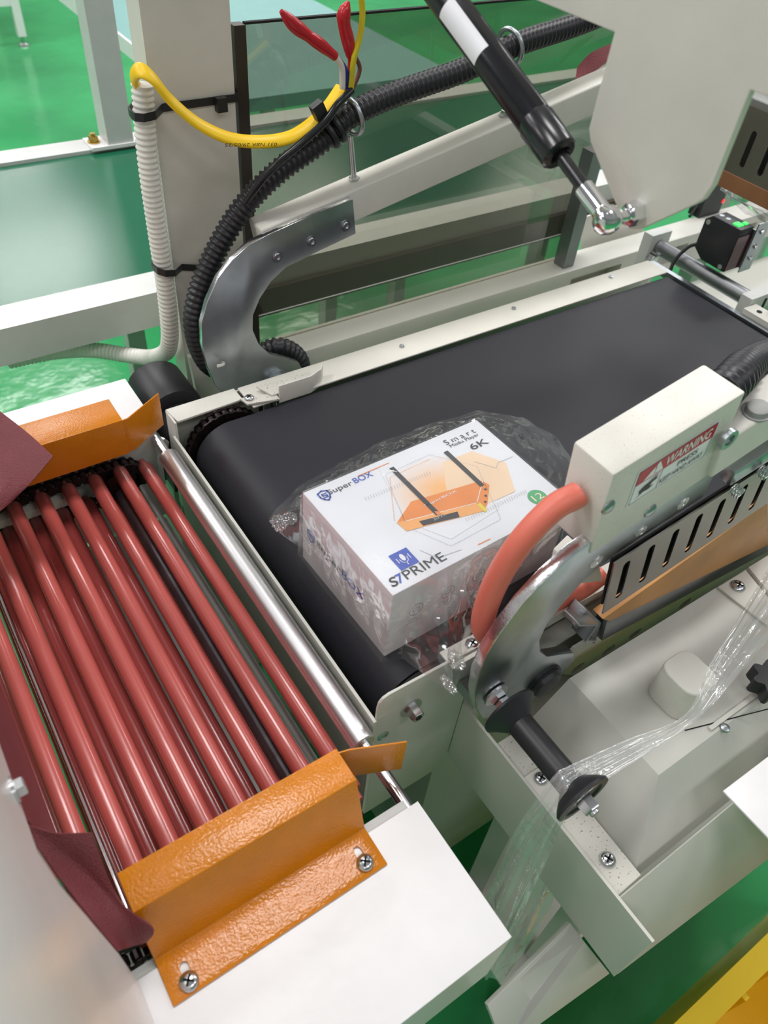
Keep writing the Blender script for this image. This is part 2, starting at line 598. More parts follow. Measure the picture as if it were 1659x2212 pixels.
def text(name, body, p, xd, yd, width, height, m, parent, lift=0.0004, shear=0.0, bold=0.0):
    cu = bpy.data.curves.new('lettering', 'FONT')
    cu.body = body
    cu.size = 1.0
    cu.shear = shear
    cu.offset = bold
    cu.extrude = 0.0
    tmp = bpy.data.objects.new('lettering', cu)
    COL.objects.link(tmp)
    dg = bpy.context.evaluated_depsgraph_get()
    dg.update()
    me = bpy.data.meshes.new_from_object(tmp.evaluated_get(dg))
    bpy.data.objects.remove(tmp, do_unlink=True)
    xs = [v.co.x for v in me.vertices]
    ys = [v.co.y for v in me.vertices]
    x0, x1, y0, y1 = min(xs), max(xs), min(ys), max(ys)
    xd, yd = V(xd).normalized(), V(yd)
    yd = (yd - xd * yd.dot(xd)).normalized()
    nd = xd.cross(yd)
    p = V(p)
    for v in me.vertices:
        a = (v.co.x - x0) / (x1 - x0) * width
        b = (v.co.y - y0) / (y1 - y0) * height
        v.co = p + xd * a + yd * b + nd * lift
    me.materials.clear()
    me.materials.append(M[m])
    return link(name, me, parent)

def flat(name, pts, m, parent, n=None, lift=0.0003):
    """a flat printed patch on a surface with normal n"""
    P = [V(p) for p in pts]
    nn = V(n) if n else (P[1] - P[0]).cross(P[2] - P[0]).normalized()
    bm = bmesh.new()
    vs = [bm.verts.new(p + nn * lift) for p in P]
    f = bm.faces.new(vs)
    f.normal_update()
    if f.normal.dot(nn) < 0:
        f.normal_flip()
    return finish(bm, name, m, parent, recalc=False)

def stroke(name, pts, w, m, parent, n, lift=0.0003, closed=False, dash=None):
    """printed line of width w along pts on a surface with normal n"""
    P = [V(p) for p in pts]
    if closed:
        P.append(P[0])
    if dash:
        Q = resample(P, dash)
        segs = [(Q[i], Q[i].lerp(Q[i + 1], 0.5)) for i in range(len(Q) - 1)]
    else:
        segs = list(zip(P, P[1:]))
    n = V(n).normalized()
    bm = bmesh.new()
    for a, b in segs:
        if (b - a).length < 1e-7:
            continue
        d = (b - a).normalized()
        s = n.cross(d) * w * 0.5
        e = d * (0 if dash else w * 0.4)
        vs = [bm.verts.new(q + n * lift) for q in (a - e - s, b + e - s, b + e + s, a - e + s)]
        bm.faces.new(vs)
    return finish(bm, name, m, parent, recalc=False)

def circle_pts(c, n, r, seg=24, xd=None):
    a, b, d = frame(n)
    return [V(c) + (a * math.cos(2 * math.pi * k / seg) + b * math.sin(2 * math.pi * k / seg)) * r for k in range(seg)]

# ------------------------------------------------------------------ the floor
bm = bmesh.new()
b_box(bm, -14, 14, -8, 20, -0.05, 0.0)
tag(finish(bm, 'floor', 'floor'), 'glossy green epoxy factory floor', 'floor', kind='structure')

M['wall'] = mat('pale_hall_wall', (214, 216, 214), 0.7, var=0.02, nscale=2)
for nm, a in (('wall_back', (-14, 14, 20, 20.1)), ('wall_front', (-14, 14, -8.1, -8)), ('wall_left', (-14.1, -14, -8, 20)), ('wall_right', (14, 14.1, -8, 20))):
    tag(box(nm, a[0], a[1], a[2], a[3], 0, 4.3, 'wall', None, 0), 'pale plain wall of the factory hall', 'wall', kind='structure')

# ------------------------------------------------------------------ belt conveyor of the sealing machine
bc = thing('belt_conveyor', 'black belt conveyor with cream side rails carrying the wrapped white carton', 'conveyor', (0.65, 0.49, 0))
prof = []
rc, rz, rr = 0.284, 0.803, 0.047
for k in range(19):
    t = math.radians(90 + 180 * k / 18)
    prof.append((rc + rr * math.cos(t), 0, rz + rr * math.sin(t)))
for k in range(9):
    t = math.radians(-90 + 180 * k / 8)
    prof.append((1.070 + 0.012 * math.cos(t), 0, 0.838 + 0.012 * math.sin(t)))
prof += [(0.330, 0, 0.8500), (0.316, 0, 0.8492), (0.302, 0, 0.8496)]
prof = [(x, 0.277, z) for x, y, z in prof]
prism('belt', prof, (0, 0.401, 0), 'belt', bc)
box('belt_bed', 0.34, 1.06, 0.272, 0.684, 0.815, 0.836, 'grey_paint', bc)
lathe('roller_end', (rc, 0.2705, rz), (0, 1, 0), [(0, 0.016), (0, 0.043), (0.006, 0.044)], 'black_rubber', bc, 32)
# far rail
sheet('side_rail', [(0.318, 0.6815, 0.8565), (0.318, 0.7250, 0.8565), (0.318, 0.7250, 0.700)], (0.757, 0, 0), 0.0025, 'cream', bc, 0.0008)
for q in ((0.5555, 0.7049, 0.8580), (0.7631, 0.7101, 0.8580), (0.9720, 0.7120, 0.8580)):
    lathe('screw', q, (0, 0, 1), [(-0.001, 0.0035), (0.0006, 0.0035), (0.0008, 0.0018), (0.0002, 0.0012), (0.0002, 0)], 'galv', bc, 14)
# far left corner bracket and end plate
prism('corner_bracket', [(0.228, 0.699, 0.8565), (0.314, 0.702, 0.8565), (0.314, 0.7265, 0.8565), (0.224, 0.7265, 0.8565)], (0, 0, -0.003), 'cream_speck', bc, 0.0006)
prism('bracket_leg', [(0.2235, 0.6985, 0.8550), (0.2235, 0.7265, 0.8550), (0.2235, 0.7265, 0.70), (0.2235, 0.6985, 0.70)], (0.003, 0, 0), 'cream', bc, 0.0006)
box('end_plate', 0.2195, 0.2225, 0.2585, 0.700, 0.640, 0.836, 'sage', bc, 0.0008)
box('side_panel', 0.2240, 1.07, 0.7225, 0.7250, 0.64, 0.700, 'sage', bc, 0.0006)
box('side_panel_end', 0.2240, 0.318, 0.7230, 0.7258, 0.70, 0.8530, 'sage', bc, 0.0006)
# link with screw and guide tab behind the roller
prism('link_plate', [(0.309, 0.700, 0.8580), (0.352, 0.690, 0.8580), (0.352, 0.676, 0.8580), (0.312, 0.685, 0.8580)], (0, 0, 0.003), 'cream_dirty', bc, 0.0006)
pan_screw((0.319, 0.6935, 0.861), (0, 0, 1), 0.0062, bc)
prism('tab_base', [(0.336, 0.709, 0.8610), (0.410, 0.706, 0.8610), (0.410, 0.684, 0.8610), (0.345, 0.684, 0.8610)], (0, 0, 0.0025), 'cream_dirty', bc, 0.0006)
sheet('guide_tab', [(0.353, 0.682, 0.8505), (0.398, 0.682, 0.8505), (0.416, 0.689, 0.8505), (0.424, 0.698, 0.8505)], (0, 0, 0.026), 0.002, 'cream', bc, 0.0007)
cyl('post_pin', (0.333, 0.690, 0.80), (0.333, 0.690, 0.858), 0.0035, 'steel', bc)
cyl('post_pin', (0.352, 0.695, 0.80), (0.352, 0.695, 0.860), 0.0045, 'steel', bc)
# drive chain around the roller's far end
def chain(name, path, y, pitch, parent, w=0.006, r=0.0042, m='chain', closed=False):
    P = resample([V((x, y, z)) for x, z in (path + ([path[0]] if closed else []))], pitch)
    bm = bmesh.new()
    for i, p in enumerate(P):
        b_lathe(bm, p - V((0, w, 0)), (0, 1, 0), [(0, r * 0.55), (w * 0.4, r * 0.55), (w * 0.4, r), (w * 1.6, r), (w * 1.6, r * 0.55), (2 * w, r * 0.55)], 10)
        if i + 1 < len(P):
            q = P[i + 1]
            d = (q - p).normalized()
            s = V((d.z, 0, -d.x)) * r * 1.15
            o = (w * 1.25) if i % 2 else (w * 0.95)
            for yo in (-o, o):
                pts = [p - d * r * .8 + s * .8, p + s, p.lerp(q, .5) + s * .7, q + s, q + d * r * .8 + s * .8, q + d * r * .8 - s * .8, q - s, p.lerp(q, .5) - s * .7, p - s, p - d * r * .8 - s * .8]
                b_prism(bm, [v + V((0, yo - 0.0008, 0)) for v in pts], (0, 0.0016, 0))
    return tag(finish(bm, name, m, parent), kind='stuff')
chain('drive_chain', [(rc + 0.048 * math.cos(math.radians(t)), rz + 0.048 * math.sin(math.radians(t))) for t in range(20, 260, 6)], 0.6925, 0.0095, bc, 0.0045, 0.0042)
lathe('sprocket', (rc, 0.687, rz), (0, 1, 0), [(0, 0.012), (0, 0.042), (0.008, 0.042), (0.008, 0.012)], 'chain', bc, 24)
# near side plate
poly = [(0.2230, 0.632), (0.320, 0.632), (0.328, 0.640), (0.3325, 0.655), (0.3335, 0.770), (0.3335, 0.838), (0.345, 0.852), (0.345, 0.8665), (0.234, 0.8690), (0.2275, 0.8670), (0.2240, 0.862), (0.2230, 0.854)]
sp = prism('side_plate', [(x, 0.2600, z) for x, z in poly], (0, 0.003, 0), 'sage', bc, 0.0008)
cut(sp, [slot_cutter((0.220, 0.2615, 0.837), (0.2345, 0.2615, 0.8375), 0.0006, (0, 0.01, 0))])
hex_bolt((0.2620, 0.260, 0.8225), (0, -1, 0), 0.0072, 0.011, bc, sock=True)
lathe('screw', (0.2335, 0.2602, 0.797), (0, -1, 0), [(0, 0.006), (0.001, 0.006), (0.0018, 0.004), (0.0008, 0.003), (0.0008, 0)], 'galv', bc, 18)
box('near_rail', 0.345, 1.07, 0.2525, 0.2755, 0.846, 0.8585, 'cream_dirty', bc, 0.002)
box('side_panel', 0.350, 1.07, 0.2725, 0.2750, 0.62, 0.836, 'sage', bc, 0.0006)  # added behind the perforated rail to block light bouncing off the floor
prism('rail_end', [(0.300, 0.2550, 0.861), (0.352, 0.2550, 0.861), (0.352, 0.2755, 0.861), (0.300, 0.2755, 0.861)], (0, 0, 0.0025), 'cream', bc, 0.0006)
pan_screw((0.331, 0.266, 0.8635), (0, 0, 1), 0.0068, bc)
cyl('bracket_pin', (0.331, 0.2450, 0.846), (0.331, 0.2450, 0.818), 0.0055, 'steel', bc)
box('clamp_block', 0.318, 0.342, 0.2340, 0.2590, 0.807, 0.822, 'galv', bc, 0.0015)
box('control_cabinet', 0.385, 0.99, 0.30, 0.66, 0.10, 0.60, 'sage', bc, 0.004)
for lx in (0.36, 1.02):
    for ly in (0.30, 0.66):
        box('leg', lx - 0.02, lx + 0.02, ly - 0.02, ly + 0.02, 0.0, 0.82, 'sage', bc, 0.002)

# ------------------------------------------------------------------ far swing arm
def hook_outline(y):
    out = [(0.498, 1.051), (0.432, 1.040), (0.385, 1.030), (0.360, 1.023), (0.337, 1.009), (0.318, 0.990), (0.302, 0.963), (0.2925, 0.938), (0.2905, 0.909), (0.2940, 0.877), (0.302, 0.846), (0.316, 0.815), (0.340, 0.795), (0.380, 0.786), (0.415, 0.798), (0.432, 0.822)]
    inn = [(0.424, 0.840), (0.404, 0.853), (0.381, 0.867), (0.366, 0.887), (0.3585, 0.910), (0.3600, 0.931), (0.370, 0.951), (0.386, 0.970), (0.407, 0.984), (0.450, 0.994), (0.505, 1.006)]
    return [(x, y, z) for x, z in out + inn]

def hook_edges(o):
    for p in o.data.polygons:
        if abs(p.normal.y) < 0.6:
            p.material_index = 1
    return o

fa = thing('swing_arm', 'white square-tube arm with galvanised hook bracket on the far side of the belt', 'machine arm', (0.5, 0.77, 0.85))
hook_edges(prism('hook_bracket', hook_outline(0.757), (0, 0.009, 0), ['galv', 'cut_edge'], fa, 0.0008))
slope = 0.200
ax = V((1, 0, slope)).normalized()
up = V((-slope, 0, 1)).normalized()
def arm_bar(name, p, L, w, h, m, parent, bv=0.003):
    p = V(p)
    bm = bmesh.new()
    pts = [p, p + V((0, w, 0)), p + V((0, w, 0)) + up * h, p + up * h]
    b_prism(bm, pts, ax * L)
    bmesh.ops.recalc_face_normals(bm, faces=bm.faces[:])
    bevel(bm, bv, 3)
    return finish(bm, name, m, parent)
arm_bar('square_tube', (0.388, 0.7665, 0.9917), 0.784, 0.034, 0.041, 'cream', fa)
for q in ((0.395, 0.757, 1.000), (0.4415, 0.757, 1.0095), (0.4895, 0.757, 1.0195)):
    lathe('socket_screw', q, (0, -1, 0), [(0, 0.0072), (0.0005, 0.0072), (0.0005, 0.0050), (0.0030, 0.0046), (0.0030, 0.0026), (0.0008, 0.0024), (0.0008, 0)], 'steel', fa, 22)
for q, c in (((0.5176, 0.7860, 1.0557), (0.5080, 0.7850, 1.1343)), ((0.7487, 0.7860, 1.1046), (0.7410, 0.7915, 1.1837))):
    q, c = V(q), V(c)
    eb = cyl('eye_bolt', q, c - V((0, 0, 0.0215)), 0.0036, 'steel', fa)
    hex_bolt(q, (0, 0, 1), 0.0068, 0.006, eb, 'nut', 1.35)
    torus('eye_ring', c, (1, 0.12, 0.25), 0.0200, 0.0030, 'galv', eb)
lathe('pivot_hub', (0.3905, 0.757, 0.820), (0, -1, 0), [(0, 0.021), (0.006, 0.021), (0.006, 0.016), (0.012, 0.016), (0.012, 0.006), (0.016, 0.005), (0.016, 0)], 'galv', fa, 28)
torus('plastic_loop', (0.3031, 0.7570, 0.8782), (0.2, 0.3, 1), 0.012, 0.002, 'wire_white', fa, arc=0.6)

# ------------------------------------------------------------------ near swing arm with the warning cover
na = thing('swing_arm', 'cream covered swing arm with warning sign and galvanised hook beside the carton', 'machine arm', (0.42, 0.22, 0.85))
pts = [(x, 0.2185, z) for x, y, z in hook_outline(0)]
pts[0] = (0.520, 0.2185, 1.050)
pts[-1] = (0.520, 0.2185, 1.006)
hook_edges(prism('hook_bracket', pts, (0, 0.0105, 0), ['galv', 'cut_edge'], na, 0.0008))
for q in ((0.3948, 0.2185, 0.9938), (0.4427, 0.2185, 1.0032), (0.4897, 0.2185, 1.0135)):
    lathe('socket_screw', q, (0, -1, 0), [(0, 0.0068), (0.0005, 0.0068), (0.0005, 0.0052), (-0.0012 + 0.002, 0.0050), (0.0008, 0.0028), (0.0004, 0.0026), (0.0004, 0)], 'steel', na, 22)
# cover box: follows the arm's slope
bxz = [(0.3780, 1.0130), (0.5070, 1.0400), (0.4960, 1.1290), (0.3670, 1.1035)]
wb = prism('cover_box', [(x, 0.2165, z) for x, z in bxz], (0, 0.0400, 0), 'cream_speck', na, 0.0022)
for q in ((0.3757, 0.2165, 1.0681), (0.4375, 0.2165, 1.0329)):
    lathe('dome_screw', q, (0, -1, 0), [(0, 0.0066), (0.0012, 0.0062), (0.0026, 0.004), (0.003, 0)], 'galv', na, 18)
# warning label on the cover
ln = (0, -1, 0)
L0 = V((0.3994, 0.2165, 1.0547))
LX = V((0.4808, 0.2165, 1.0721)) - L0
LY = V((0.3962, 0.2165, 1.0936)) - L0
def lab(u, v):
    return L0 + LX * u + LY * v
lb = flat('warning_label', [lab(0, 0), lab(1, 0), lab(1, 1), lab(0, 1)], 'ink_white', na, ln, 0.0004)
lb['label'] = 'white warning label with red header'
flat('red_band', [lab(.025, .56), lab(.975, .56), lab(.975, .95), lab(.025, .95)], 'ink_red', lb, ln, 0.0007)
stroke('label_border', [lab(.025, .05), lab(.975, .05), lab(.975, .95), lab(.025, .95)], 0.0005, 'ink', lb, ln, 0.0008, closed=True)
stroke('label_rule', [lab(.36, .05), lab(.36, .56)], 0.0005, 'ink', lb, ln, 0.0008)
text('lettering', 'WARNING', lab(.38, .63), LX, LY, LX.length * 0.56, LY.length * 0.25, 'ink_white', lb, 0.0009, 0.25, 0.012)
text('lettering', 'PRESS', lab(.57, .34), LX, LY, LX.length * 0.26, LY.length * 0.135, 'ink', lb, 0.0009, 0.15, 0.004)
text('lettering', 'KEEP HAND AWAY', lab(.385, .12), LX, LY, LX.length * 0.55, LY.length * 0.135, 'ink', lb, 0.0009, 0.15, 0.004)
flat('alert_triangle', [lab(.11, .60), lab(.35, .60), lab(.27, .92)], 'ink_white', lb, ln, 0.0009)
text('exclamation_mark', '!', lab(.235, .64), LX, LY, 0.0016, 0.008, 'ink_red', lb, 0.0011, 0.15, 0.01)
hnd = [(.08, .12), (.13, .20), (.11, .32), (.17, .40), (.27, .44), (.33, .50), (.30, .42), (.34, .40), (.26, .36), (.24, .28), (.30, .26), (.24, .20), (.17, .22)]
flat('crushed_hand_symbol', [lab(u, v) for u, v in hnd], 'ink', lb, ln, 0.0009)
flat('crushed_hand_symbol', [lab(.19, .45), lab(.29, .53), lab(.34, .55), lab(.24, .47)], 'ink', lb, ln, 0.0009)
# stub of the seal bar below the cover's left end
prism('seal_bar_end', [(0.3966, 0.2620, 0.9655), (0.4094, 0.2620, 0.9763), (0.4455, 0.2620, 0.9345), (0.4629, 0.2620, 0.9009), (0.4222, 0.2620, 0.9219), (0.3984, 0.2620, 0.9458)], (0, -0.02, 0), 'cream', na, 0.001)
# arm bar behind, going right
arm_bar('square_tube', (0.499, 0.2110, 1.0430), 0.70, 0.0325, 0.042, 'cream', na)
lathe('cap_bolt', V((0.5362, 0.2190, 1.0930)), up, [(0, 0.0115), (0.0015, 0.0115), (0.0015, 0.0095), (0.006, 0.0088), (0.007, 0.007), (0.007, 0)], 'cap_grey', na, 28)
lathe('socket_screw', (0.4880, 0.2110, 1.0922), (0, -1, 0), [(0, 0.0095), (0.004, 0.009), (0.004, 0.005), (0.001, 0.005), (0.001, 0)], 'galv', na, 20)
# guard plate with slots
g0 = V((0.4122, 0.2120, 0.9872)); g1 = V((0.4309, 0.2120, 0.9055)); g2 = V((0.5973, 0.2120, 1.0143)); 
gx = (g2 - g0).normalized(); gy = V((0.18, 0, -0.98)); 
gd = (g1 - g0)
gp = prism('slotted_guard', [g0, g0 + gx * 0.62, g0 + gx * 0.62 + gd * 0.92, g1], (0, 0.0016, 0), 'stainless', na)
cs = []
for k in range(14):
    c = g0 + gx * (0.0165 + 0.0292 * k)
    cs.append(slot_cutter(c + gd * 0.18, c + gd * 0.78, 0.0041, (0, 0.01, 0)))
cut(gp, cs)
prism('guard_backing', [g0 + gx * 0.004 + gd * 0.06 + V((0, .006, 0)), g0 + gx * 0.60 + gd * 0.06 + V((0, .006, 0)), g0 + gx * 0.60 + gd * 0.86 + V((0, .006, 0)), g0 + gx * 0.004 + gd * 0.94 + V((0, .006, 0))], (0, 0.002, 0), 'void', na)  # near-black sheet painting the shade inside the guard slots
prism('heater_bar', [g0 + gx * 0.135 + up * 0.006, g0 + gx * 0.60 + up * 0.006, g0 + gx * 0.60 + up * 0.024, g0 + gx * 0.135 + up * 0.024], (0, 0.012, 0), 'galv', na, 0.001)
for k, (u, v) in enumerate(((1578, 1058), (1640, 1013))):
    q = V((0.5470, 0.2100, 1.0109)) if k == 0 else V((0.5799, 0.2100, 1.0181))
    P = [q + V((math.cos(t * 0.9) * 0.0052, -0.0016 * t * 0.22, math.sin(t * 0.9) * 0.0052)) for t in range(0, 26)]
    tube('spring', P, 0.0009, 'steel', na, 6, 2)
prism('profile_end', [(0.4208, 0.2280, 0.8755), (0.4314, 0.2280, 0.8929), (0.4692, 0.2280, 0.8466), (0.4762, 0.2280, 0.8035), (0.4499, 0.2280, 0.8329)], (0, 0.016, 0), 'alu_profile', na, 0.001)
sheet('profile_lip', [(0.405, 0.214, 0.905), (0.436, 0.214, 0.884), (0.430, 0.214, 0.862), (0.446, 0.214, 0.850)], (0, 0.020, 0), 0.0022, 'alu_profile', na, 0.0004)
prism('wood_strip', [(0.4537, 0.2210, 0.8711), (0.6769, 0.2210, 0.9197), (0.7569, 0.2210, 0.8074), (0.4714, 0.2210, 0.8557)], (0, 0.014, 0), 'wood', na, 0.0008)
prism('bar_underside', [(0.4696, 0.2240, 0.8549), (0.7632, 0.2240, 0.8043), (0.7814, 0.2240, 0.7787), (0.4788, 0.2240, 0.8124)], (0, 0.014, 0), 'alu_profile', na, 0.0008)

# red silicone tube from the cover's end
rt = tube('silicone_tube', [(0.3675, 0.238, 1.0668), (0.3635, 0.2383, 1.0655)] + [(0.3458, 0.2400, 1.0607), (0.3249, 0.2420, 1.0364), (0.3127, 0.2440, 1.0012), (0.3085, 0.2450, 0.9616), (0.3143, 0.2460, 0.9256), (0.3367, 0.2500, 0.8920), (0.3631, 0.2540, 0.8853), (0.4023, 0.2560, 0.8846), (0.4530, 0.2560, 0.8779), (0.4821, 0.2560, 0.8849)], 0.0100, 'red_tube', None, 20, 10)
tag(rt, 'salmon red silicone tube looping out of the warning cover behind the hook', 'tube')
# hose going into the right end of the cover
h2 = corrugated('corrugated_hose', [(0.5012, 0.237, 1.1105), (0.530, 0.245, 1.110), (0.577, 0.2610, 1.097), (0.66, 0.285, 1.066), (0.78, 0.31, 1.03)], 0.0165, 0.0085, 0.0022, 'hose')
tag(h2, 'thick black corrugated hose leaving the right end of the warning cover', 'hose')

# ------------------------------------------------------------------ film roller and film on the near arm
fr = thing('film_roller', 'black film guide roller with two flared flanges bolted beside the hook', 'roller', (0.320, 0.15, 0.85))
ry = 0.320, 0.857
def rp(y): return (ry[0], y, ry[1])
cyl('axle', rp(0.2180), rp(0.090), 0.0042, 'steel', fr)
hex_bolt(rp(0.2170), (0, -1, 0), 0.0085, 0.006, fr, 'lock_nut', 1.5)
hex_bolt(rp(0.2080), (0, -1, 0), 0.0078, 0.006, fr, 'lock_nut', 0)
lathe('flange', rp(0.199), (0, -1, 0), [(0, 0.006), (0, 0.0265), (0.0025, 0.0268), (0.006, 0.022), (0.016, 0.0125), (0.016, 0.006)], 'black_plastic', fr, 40)
cyl('roller_tube', rp(0.192), rp(0.114), 0.0122, 'black_plastic', fr, 28)
lathe('flange', rp(0.119), (0, -1, 0), [(0, 0.006), (0, 0.0125), (0.009, 0.0235), (0.0125, 0.0265), (0.0150, 0.0262), (0.0150, 0.020), (0.0135, 0.019), (0.0135, 0.006)], 'black_plastic', fr, 40)
hex_bolt(rp(0.1050), (0, -1, 0), 0.0082, 0.012, fr, 'bolt', 0)
lathe('black_boss', (0.3890, 0.2185, 0.822), (0, -1, 0), [(0, 0.0205), (0.003, 0.0205), (0.003, 0.0185), (0.005, 0.0185), (0.005, 0.0165), (0.009, 0.015), (0.010, 0.012), (0.010, 0)], ['black_plastic'], na, 32)

def ribbon(name, A, B, m, n=70, w=22, amp=0.004, freq=9.0, seed=0.0, belly=0.0):
    a = spline(A, 24); b = spline(B, 24)
    bm = bmesh.new()
    G = []
    for i in range(n + 1):
        p = a[int(i / n * (len(a) - 1))]; q = b[int(i / n * (len(b) - 1))]
        d = (a[min(int(i / n * (len(a) - 1)) + 1, len(a) - 1)] - a[max(int(i / n * (len(a) - 1)) - 1, 0)]).normalized()
        nn = d.cross(q - p).normalized()
        row = []
        for j in range(w + 1):
            t = j / w
            h = amp * (abs(noise.noise(V((t * freq, i / n * 2.5, seed)))) * 2 - 0.5) + amp * 0.4 * noise.noise(V((t * freq * 2.7, i / n * 6, seed + 5)))
            h += belly * math.sin(math.pi * t)
            row.append(bm.verts.new(p.lerp(q, t) + nn * h))
        G.append(row)
    for i in range(n):
        for j in range(w):
            bm.faces.new((G[i][j], G[i][j + 1], G[i + 1][j + 1], G[i + 1][j]))
    return finish(bm, name, m, None, 60)
fl = ribbon('plastic_film', [(0.6170, 0.1690, 0.9050), (0.5544, 0.1488, 0.8850), (0.5037, 0.1323, 0.8680), (0.4489, 0.1114, 0.8620), (0.3835, 0.1217, 0.8640), (0.3256, 0.1288, 0.8695), (0.3094, 0.1303, 0.8680), (0.2992, 0.1294, 0.8400), (0.2910, 0.1309, 0.7800), (0.2846, 0.1258, 0.7000), (0.2775, 0.1201, 0.6200)],
            [(0.5371, 0.1099, 0.9050), (0.5189, 0.1106, 0.8850), (0.4911, 0.1061, 0.8680), (0.4546, 0.1026, 0.8580), (0.3888, 0.1027, 0.8640), (0.3363, 0.1047, 0.8695), (0.3042, 0.1030, 0.8680), (0.2998, 0.1018, 0.8400), (0.3039, 0.0993, 0.7800), (0.2900, 0.0883, 0.7000), (0.2703, 0.0747, 0.6200)], 'film_thick', 150, 26, 0.0022, 5.0, 1.3)
tag(fl, 'crumpled clear plastic film strip running over the black flanged roller', 'film')
fl2 = ribbon('plastic_film', [(0.3688, 0.1221, 0.6200), (0.3500, 0.1162, 0.5500), (0.3176, 0.0976, 0.4800), (0.2982, 0.0872, 0.4200)], [(0.3739, 0.1021, 0.6200), (0.3669, 0.0884, 0.5500), (0.3341, 0.0757, 0.4800), (0.3139, 0.0714, 0.4200)], 'film_thick', 60, 16, 0.004, 4.0, 8.1)
tag(fl2, 'second clear film tail hanging under the flanged roller in front of green floor', 'film')

# ------------------------------------------------------------------ machine base under the near side
mb = thing('base_cabinet', 'pale grey sheet-metal machine base under the black flanged roller', 'cabinet', (0.6, 0.15, 0))
box('end_beam', 0.3335, 0.3365, 0.0010, 0.2595, 0.655, 0.7640, 'sage', mb, 0.0008)
box('end_panel', 0.3335, 0.3365, 0.2640, 0.70, 0.655, 0.7640, 'sage', bc, 0.0008)
prism('front_beam', [(0.3370, 0.0405, 0.7635), (0.90, 0.0440, 0.7635), (0.90, -0.030, 0.655), (0.3370, 0.0005, 0.655)], (0, 0.0015, -0.003), 'sage', mb, 0.0010)
prism('cross_beam', [(0.2190, 0.0478, 0.6540), (0.3314, 0.0570, 0.6540), (0.3311, 0.0379, 0.6540), (0.3537, 0.0052, 0.6040), (0.2661, 0.0114, 0.6040), (0.2238, 0.0146, 0.6040)], (0, 0.004, -0.004), 'sage', mb, 0.0008)
prism('bracket_strip', [(0.3370, 0.0428, 0.757), (0.3700, 0.0440, 0.757), (0.3720, 0.2100, 0.757), (0.3370, 0.2100, 0.757)], (0, 0, -0.003), 'cream_dirty', mb, 0.0008)
pan_screw((0.3531, 0.0698, 0.7570), (0, 0, 1), 0.0075, mb)
pan_screw((0.3510, 0.1583, 0.7600), (0, 0, 1), 0.0070, mb)
box('strip_plate', 0.3375, 0.3640, 0.122, 0.168, 0.757, 0.7600, 'cream', mb, 0.001)
# hopper cover: truncated pyramid
def frustum(name, b0, b1, t0, t1, zb, zt, m, parent, bv=0.004):
    bm = bmesh.new()
    vs = [bm.verts.new(p) for p in ((b0[0], b0[1], zb), (b1[0], b0[1], zb), (b1[0], b1[1], zb), (b0[0], b1[1], zb), (t0[0], t0[1], zt), (t1[0], t0[1], zt), (t1[0], t1[1], zt), (t0[0], t1[1], zt))]
    for q in ((3, 2, 1, 0), (4, 5, 6, 7), (0, 1, 5, 4), (1, 2, 6, 5), (2, 3, 7, 6), (3, 0, 4, 7)):
        bm.faces.new([vs[i] for i in q])
    bevel(bm, bv, 3)
    return finish(bm, name, m, parent)
frustum('hopper_cover', (0.3725, 0.0470), (0.95, 0.213), (0.4270, 0.094), (0.95, 0.213), 0.738, 0.800, 'sage', mb, 0.004)
# rounded stop block on the cover
bm = bmesh.new()
b_box(bm, 0.481, 0.523, 0.120, 0.164, 0.8005, 0.847)
es = [e for e in bm.edges if abs(e.verts[0].co.z - e.verts[1].co.z) > 0.01]
bmesh.ops.bevel(bm, geom=es, offset=0.013, segments=5, affect='EDGES', profile=0.5)
bevel(bm, 0.0022, 3, 60)
o = finish(bm, 'stop_block', 'cream', mb)
# hinge plate with screw at the right
prism('hinge_plate', [(0.655, 0.2115, 0.8005), (0.705, 0.2115, 0.8005), (0.694, 0.172, 0.8005), (0.660, 0.147, 0.8005)], (0, 0, 0.003), 'cream', mb, 0.0006)
pan_screw((0.6753, 0.2000, 0.8030), (0, 0, 1), 0.0085, mb)
prism('lid_plate', [(0.708, 0.2115, 0.8005), (0.80, 0.2115, 0.8005), (0.80, 0.172, 0.8005), (0.697, 0.172, 0.8005)], (0, 0, 0.006), 'cream', mb, 0.0006)
stroke('lid_seam', [(0.4841, 0.1115, 0.8000), (0.5753, 0.0829, 0.8000)], 0.0012, 'void', mb, (0, 0, 1), 0.0004)
box('lid_flange', 0.505, 0.62, 0.0975, 0.1015, 0.8005, 0.8030, 'cream', mb, 0.0008)
lathe('rivet', (0.5198, 0.0926, 0.8000), (0, 0, 1), [(0, 0.005), (0.002, 0.0045), (0.003, 0.002), (0.003, 0)], 'galv', mb, 16)
# star knob
kp = V((0.5813, 0.0974, 0.8150))
bm = bmesh.new()
b_prism(bm, [kp + V((math.cos(t / 48 * 2 * math.pi) * (0.018 + 0.0035 * math.cos(t / 48 * 2 * math.pi * 7)), math.sin(t / 48 * 2 * math.pi) * (0.018 + 0.0035 * math.cos(t / 48 * 2 * math.pi * 7)), 0)) for t in range(48)], (0, 0, 0.018))
bevel(bm, 0.002, 2, 50)
finish(bm, 'star_knob', 'black_plastic', mb)
cyl('knob_stud', (kp.x, kp.y, 0.8005), (kp.x, kp.y, 0.815), 0.005, 'steel', mb)
